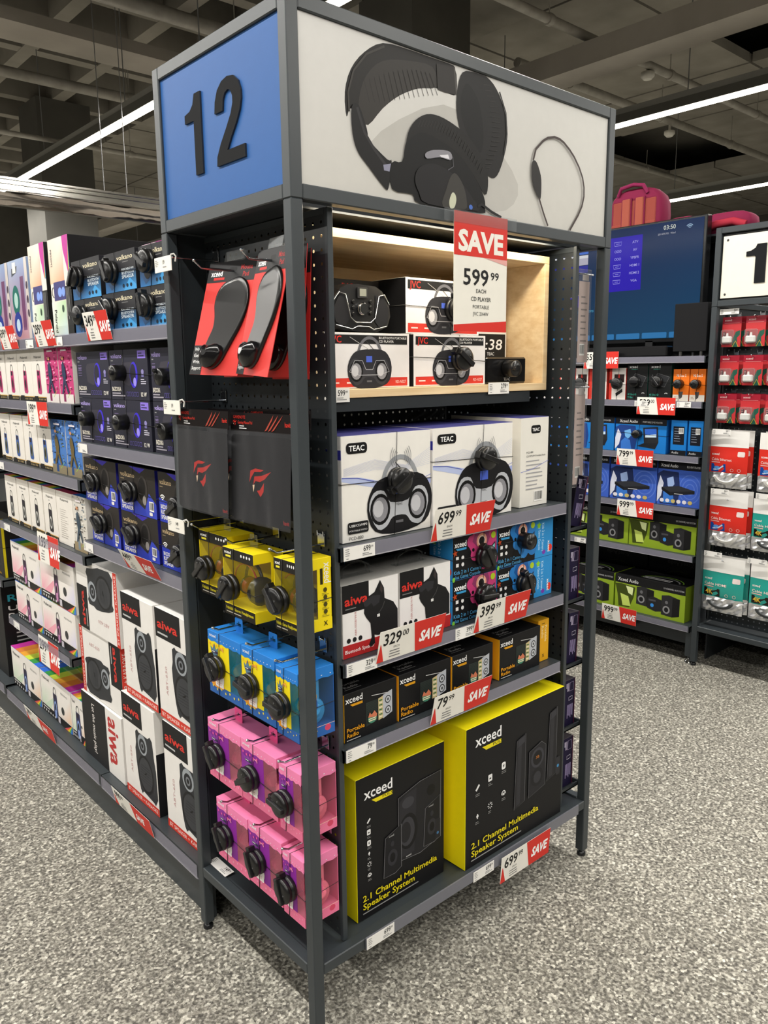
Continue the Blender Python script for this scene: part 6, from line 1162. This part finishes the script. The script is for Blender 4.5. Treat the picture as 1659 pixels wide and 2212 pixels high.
for x in (.25, 1.1): MB().box(x-.12, -.05, -.072, x+.12, .1, -.064, '#1a1b1d', 'plastic', .002).box(x-.02, .0, -.06, x+.02, .03, .01, '#1a1b1d', 'plastic').obj('stand', TV)
MB().box(0, 0, 0, .6, .06, .05, '#111113', 'plastic', .006).obj('soundbar', None, (2.68, 1.36, 1.464), -90, label='long black soundbar below the television', cat='soundbar')
SW = empty('subwoofer', (2.665, .722, 1.4625), -90, label='square black subwoofer on short chrome feet', cat='subwoofer')
MB().box(0, 0, .022, .16, .16, .238, '#1c1c1e', 'matte', .002).obj('cabinet', SW)
for x in (.03, .13):
    for y in (.02, .14): f = MB(); f.lathe((x, y, 0), (0, 0, 1), [(.009, 0), (.009, .023)], '#c4c4c2', 'chrome', 12); f.obj('foot', SW)
# ------------------------------------------------------------------ cartons
def G(name, lab, key, yl, yr, z0, z1, d, col, arts, grp, tag=None): return LF(name, lab, 'carton', key, yl, yr, z0, z1, XR, d, col, arts, group=grp, tag=tag)
gz = 'white and red streaming stick cartons'
for i, (yl, yr) in enumerate(((1.5, 1.39), (1.38, 1.29), (1.285, 1.195), (1.188, 1.085), (1.07, .976))): G('streaming_stick_carton', f'white carton with red edge on streaming shelf, {("farthest one", "second farthest one", "middle one", "second one", "beside the black box cartons")[i]}', 'hdmi', yl, yr, 1.2555, 1.412, .08, {'all': '#e6e0da', 'right': '#d5392e'}, {'front': d_hdmi}, gz, (.05, .08, 'disc', 20) if i in (2, 4) else None)
for i, (yl, yr) in enumerate(((.97, .857), (.853, .735))): G('streaming_box_carton', f'black carton with green lettering, {("beside the white ones", "beside the orange ones")[i]}', 'tvb', yl, yr, 1.2555, 1.436, .08, {'all': '#1b1c1d', 'right': '#123c34'}, {'front': d_tvbox}, 'black streaming box cartons', (.05, .09, 'disc', 50*i))
for i, (yl, yr) in enumerate(((.724, .645), (.64, .567))): G('orange_stick_carton', f'orange and white carton, {("beside the black ones", "at the shelf end")[i]}', 'orng', yl, yr, 1.2555, 1.404, .08, {'all': '#e8731c'}, {'front': d_orange}, 'orange stick cartons', (.035, .08, 'puck', 0))
DB = {'all': '#1877c8', 'top': '#14161c', 'right': '#1668b4'}
for i, (yl, yr) in enumerate(((1.58, 1.305), (1.3, 1.03), (1.022, .745))): G('portable_player_carton', f'blue portable player carton, {("farthest in its line", "middle of its line", "beside the upright ones")[i]}', 'dvd', yl, yr, 1.0005, 1.165, .1, DB, {'front': d_dvd}, 'blue portable player cartons', (.13, .09, 'puck', 0) if i == 2 else None)
def d_dvds(A, w, h): A.rect(w*.15, h*.3, w*.85, h*.82, '#12141c'); A.bars(w*.22, h*.76, w*.5, 6, h*.07, h*.015, '#8a94a8'); A.barcode(w*.5, h*.62, w*.8, h*.78); A.rect(0, 0, w, h*.14, '#12141a'); A.txt(w*.1, h*.04, 'Audio', h*.06, '#ccc', .01)
for i, (yl, yr) in enumerate(((.722, .642), (.634, .562))): G('portable_player_carton', f'blue player carton standing on end, {("beside the lying ones", "at the shelf end")[i]}', 'dvs', yl, yr, 1.0005, 1.166, .14, DB, {'front': d_dvds}, 'blue portable player cartons')
for i, (yl, yr) in enumerate(((1.56, 1.31), (1.302, 1.05), (1.04, .783), (.777, .555))): G('disc_player_carton', f'blue violet disc player carton, {("farthest in its line", "third from shelf end", "second from shelf end", "at the shelf end")[i]}', 'blu', yl, yr, .7555, .968, .1, {'all': '#3f62c4', 'top': '#14161c'}, {'front': d_bluray}, 'blue disc player cartons')
HB = {'all': '#8ba52a', 'top': '#161618'}
for i, (yl, yr) in enumerate(((1.64, 1.29), (1.285, .925), (.92, .565))): G('sound_system_carton', f'upper green and black sound system carton, {("farthest one", "middle one", "at the shelf end")[i]}', 'hifi', yl, yr, .5285, .706, .2, HB, {'front': d_hifi, 'top': d_hifi_top}, 'green sound system cartons')
for i, (yl, yr) in enumerate(((1.74, 1.375), (1.368, .995), (.985, .6))): G('sound_system_carton', f'lower green and black sound system carton, {("farthest one", "middle one", "at the base end")[i]}', 'hifi', yl, yr, .1825, .362, .2, HB, {'front': d_hifi, 'top': d_hifi_top}, 'green sound system cartons')
for i, (yl, yr) in enumerate(((1.28, .93), (.92, .565))): LF('sound_system_carton', f'black topped sound system carton behind the base line, {("middle one", "at the base end")[i]}', 'carton', 'hifb', yl, yr, .1825, .48, XR+.21, .15, {'all': '#131315'}, {'front': lambda A, w, h: (A.txt(w*.7, h*.82, 'Xceed Audio', h*.07, '#4a4a4a', .01, rot=180, width=w*.4), A.arc(w*.5, h*.5, w*.25, h*.15, 10, 170, .004, '#2f3a1c'))}, group='green sound system cartons')
GS3 = 'red and white save cards of the television gondola'
for y, z, p, c, lab in ((1.2, 1.41, '559', '00', 'save card 559 over the white streaming cartons'), (.887, 1.19, '539', '00', 'save card 539 under the black box cartons'), (.987, .934, '799', '99', 'save card 799 under the portable player cartons'), (.972, .68, '999', '99', 'save card 999 under the disc player cartons'), (1.036, .118, '999', '99', 'save card 999 under the lower sound system cartons')):
    save_card((2.6525, y, z), (0, -1, 0), p, c, lab, .2, .082, 0, GS3)
for y, z, lab in ((.9, 1.228, 'streaming'), (.68, 1.228, 'orange')): ticket((2.6515, y, z), -90, '539', f'price label below the {lab} cartons', .07, .026, grp='price labels of the television gondola')
ticket((2.6515, 1.22, .5), -90, '999', 'price label below the upper sound system cartons', .07, .026, grp='price labels of the television gondola')
# backpacks on top of the shelving
def backpack(loc, rz, s, lab, flat=False, ww=.15, hh=.28):
    t = empty('backpack', loc, rz, label=lab, cat='backpack', group='pink backpacks on top of the shelving')
    m = MB(); P1, P2 = ('#7f2444', '#d8607a'); n = 18; rows = []
    for j, (k, yk) in enumerate(((.0, 0), (.92, .0), (1, .1), (1.0, .5), (.95, .85), (.6, 1.0))):
        rows.append([(ww*k*math.copysign(abs(math.cos(2*math.pi*i/n))**.6, math.cos(2*math.pi*i/n)), .13*yk-.065+.0, hh*.5+hh*.5*k*math.copysign(abs(math.sin(2*math.pi*i/n))**.7, math.sin(2*math.pi*i/n))) for i in range(n)])
    m.grid(rows[::-1], P1, 'matte', True, True); m.obj('bag_body', t)
    if not flat:
        MB().box(-ww*.82, -.068, .004, ww*.82, -.06, hh*.8, '#96483e', 'matte', .006).obj('back_padding', t)
        for x in (-.06, .012):
            MB().box((x-.006)*s, -.076, .004, (x+.05)*s, -.066, hh*.84, '#7f2444', 'matte', .003).obj('strap_piping', t); MB().box(x*s, -.082, .01, (x+.044)*s, -.07, hh*.82, '#a35546', 'matte', .004).obj('shoulder_strap', t)
        MB().box(-.12*s, -.075, 0, -.06*s, -.06, hh*.4, '#96483e', 'matte', .004).obj('pocket', t); MB().box(.065*s, -.075, 0, .12*s, -.06, hh*.4, '#96483e', 'matte', .004).obj('pocket', t)
        m = MB(); m.tube([(-.09*s, -.066, hh*.9), (-.07*s, -.075, hh*1.02), (0, -.08, hh*1.05), (.05*s, -.075, hh*1.02), (.07*s, -.066, hh*.88)], .01, '#882850', 'matte', 8); m.obj('grab_handle', t)
    else:
        m = MB(); m.tube([(-.17*s, -.07, .02), (-.05*s, -.085, .045), (.08*s, -.08, .05), (.17*s, -.07, .03)], .018, '#a83040', 'matte', 8); m.obj('shoulder_strap', t)
    return t
MB().box(2.92, .56, 2.022, 3.2, 2.93, 2.032, SLATE_D, 'metal').obj('top_board', None, label='flat dark board capping the television gondola', cat='board')
backpack((3.03, 1.14, 2.033), -90, 1.05, 'pink backpack standing upright with straps showing', ww=.152, hh=.285); backpack((3.03, .66, 2.033), -90, .62, 'crimson backpack lying flat behind the white number board', True, .125, .1)
backpack((3.03, 1.42, 2.033), -90, .8, 'pink backpack standing beyond the upright one', ww=.12, hh=.24); backpack((3.03, .88, 2.033), -90, .45, 'pink backpack lying flat next to the upright one', True, .09, .11)
# ------------------------------------------------------------------ blister packs and cable bags on the second end display
def blister(y1, z1, x, lab, grp='red carded plug packs'):
    t = empty('plug_pack', (x, y1, z1-.13), -90, label=lab, cat='blister pack', group=grp)
    if 'pk' not in MESH:
        a = Art(); w, h = .085, .13; a.rect(0, h*.78, w, h, '#9c2434'); a.txt(w*.12, h*.86, 'xceed', .009, '#e8c8c8', .01); a.rect(w*.1, h*.79, w*.9, h*.8, '#d88'); a.poly([(w*.55, 0), (w*.6, h*.3), (w*.72, h*.5), (w*.95, h*.55), (w*.95, h*.4), (w*.8, h*.3), (w*.85, 0)], '#2a5a4a'); a.line([(w*.58, 0), (w*.74, h*.2), (w*.9, 0)], .003, '#c8a83a'); a.rect(w*.05, h*.1, w*.2, h*.5, '#3a2024')
        a.bars(w*.06, h*.48, w*.1, 6, .007, .003, '#c88', 2)
        MESH['pk'] = MB().box(0, 0, 0, w, .001, h, {'all': '#b8323c', 'front': '#c43a3e'}, 'gloss').art(a, (0, 0, 0), (1, 0, 0), (0, 0, 1), 'gloss').mesh('card')
        MESH['pk2'] = MB().box(.008, -.022, .016, .05, -.001, .046, '#e8e6e2', 'plastic', .005).lathe((.03, -.012, .046), (0, 0, 1), [(.006, 0), (.004, .014)], '#e0deda', 'plastic', 8).mesh('plug')
        MESH['pk3'] = MB().box(.004, -.026, .01, .056, -.0005, .075, '#d8d8d8', 'film', .006).mesh('blister_shell')
    for nm, k in (('card', 'pk'), ('plug', 'pk2'), ('blister_shell', 'pk3')):
        o = bpy.data.objects.new(nm, MESH[k]); COL.objects.link(o); o.parent = t
    return t
rn = ('top', 'second', 'third')
for r, z in enumerate((1.63, 1.462, 1.293)):
    for c, y in enumerate((.503, .398, .29, .185)):
        blister(y, z, 2.69, f'red carded plug pack, {rn[r]} row, {("by the shelf post", "second column", "third column", "fourth column")[c]}')
        q = blister(y-.012, z+.002, 2.715, f'red carded plug pack behind the {rn[r]} row one, {("by the shelf post", "second column", "third column", "fourth column")[c]}')
    for c, y in enumerate((.46, .355, .247, .142)): hook(y, z-.007, 2.755, 2.67, f'peg hook holding the {rn[r]} row plug pack, {("by the post", "second column", "third column", "fourth column")[c]}', None, .008)
def cable_bag(y1, z0, w, h, col, band, lab, kind):
    t = empty('cable_bag', (2.69, y1, z0), -90, label=lab, cat='cable bag', group=f'{kind} cable bags')
    k = ('cb', kind, round(w, 3))
    if k not in MESH:
        a = Art(); a.txt(w*.06, h*.57, 'xceed', h*.04, '#f2e8e4', .02); a.txt(w*.06, h*.475, 'Cable Ethernet' if kind == 'red' else 'Cable HDMI', h*.045, '#f4dcd8', .01, width=w*.55); a.bars(w*.06, h*.455, w*.4, 1, .01, .004, '#e8b8b0'); a.rrect(w*.74, h*.56, w*.92, h*.65, .005, '#e8d8d4')
        a.rect(w*.06, h*.28, w*.46, h*.42, '#1c4a9c' if kind == 'red' else '#1a1812')
        if kind == 'red': a.line([(w*.12, h*.31), (w*.28, h*.33), (w*.4, h*.39)], .006, '#d8e4f4'); a.ell(w*.22, h*.35, w*.08, h*.03, '#5a9ae0', 10)
        else: a.txt(w*.1, h*.31, '4K', h*.08, '#e0b83a', .03)
        for i in range(2): a.arc(w*(.62+.18*i), h*.32, .007, .007, 0, 360, .0015, '#f0d0c8', 10)
        rows = [[(w*i/8, -.012*math.sin(math.pi*i/8)*(.4+.6*math.sin(math.pi*min(j, 5)/5))-.001, h*.26+h*.46*j/6) for i in range(9)] for j in range(7)]
        m = MB(); m.grid(rows, col, 'gloss'); m.art(a, (0, 0, 0), (1, 0, 0), (0, 0, 1), 'gloss', 0, 0, fn=lambda u, v, hh: (u, -.0018-.012*math.sin(math.pi*max(0, min(1, u/w)))*(.4+.6*math.sin(math.pi*min(max(0, (v/h-.26)/.46*6), 5)/5)), v)) ; MESH[k] = m.mesh('printed_bag')
        m = MB(); rows = [[(w*i/8, -.006*math.sin(math.pi*i/8)-.001, h*.72+h*.28*j/3) for i in range(9)] for j in range(4)]; m.grid(rows, band, 'gloss'); MESH[k+('h',)] = m.mesh('bag_header')
        m = MB(); rr = random.Random(11); rows = [[(w*i/14, -.010*math.sin(math.pi*i/14)*(1 if j else .2)-.009*rr.random()*(0 < i < 14), h*.27*j/6) for i in range(15)] for j in range(7)]; m.grid(rows, '#e8e8ea', 'foil', False); MESH[k+('f',)] = m.mesh('foil_window')
        m = MB()
        for q in range(3): m.tube([(w*.5+w*(.3-.03*q)*math.cos(math.radians(b)), -.017-.002*q, h*.2+h*(.12-.015*q)*math.sin(math.radians(b))) for b in range(180, 361, 15)], .0035, '#e4e2de' if kind == 'red' else '#46494b', 'plastic', 6)
        MESH[k+('c',)] = m.mesh('cable')
    for nm, kk in (('printed_bag', k), ('bag_header', k+('h',)), ('foil_window', k+('f',)), ('cable', k+('c',))):
        o = bpy.data.objects.new(nm, MESH[kk]); COL.objects.link(o); o.parent = t
    return t
for (y1, z0, w, h, kind, lab) in ((.522, .868, .175, .26, 'red', 'red cable bag by the post, upper one'), (.3, .868, .175, .265, 'red', 'red cable bag in second column'), (.508, .595, .175, .235, 'red', 'red cable bag by the post, lower one'), (.308, .6, .175, .235, 'teal', 'teal cable bag in second column, upper one'), (.52, .28, .195, .265, 'teal', 'teal cable bag by the post'), (.298, .285, .195, .275, 'teal', 'teal cable bag in second column, lower one')):
    cable_bag(y1, z0, w, h, '#d8362c' if kind == 'red' else '#2f9c90', '#f2f0ec', lab, kind)
    b = cable_bag(y1-.012, z0+.004, w, h, '', '', lab.replace('cable bag', 'cable bag hanging behind the one')+' itself' if False else 'rear '+lab, kind); b.location.x = 2.715
    hook(y1-w/2, z0+h*.93, 2.755, 2.67, 'peg hook holding the '+lab, None, .006)
for y, z, lab in ((.495, .84, 'over the lower red cable bag'), (.29, .84, 'over the upper teal cable bag'), (.508, .545, 'over the teal bag by the post'), (.305, .545, 'over the lower teal bag in second column'), (.505, 1.64, 'over the top plug pack'), (.505, 1.112, 'over the upper red cable bag')):
    ticket((2.662, y, z), -90, '59', 'white label plate '+lab, .085, .024, grp='label plates on the second end display')
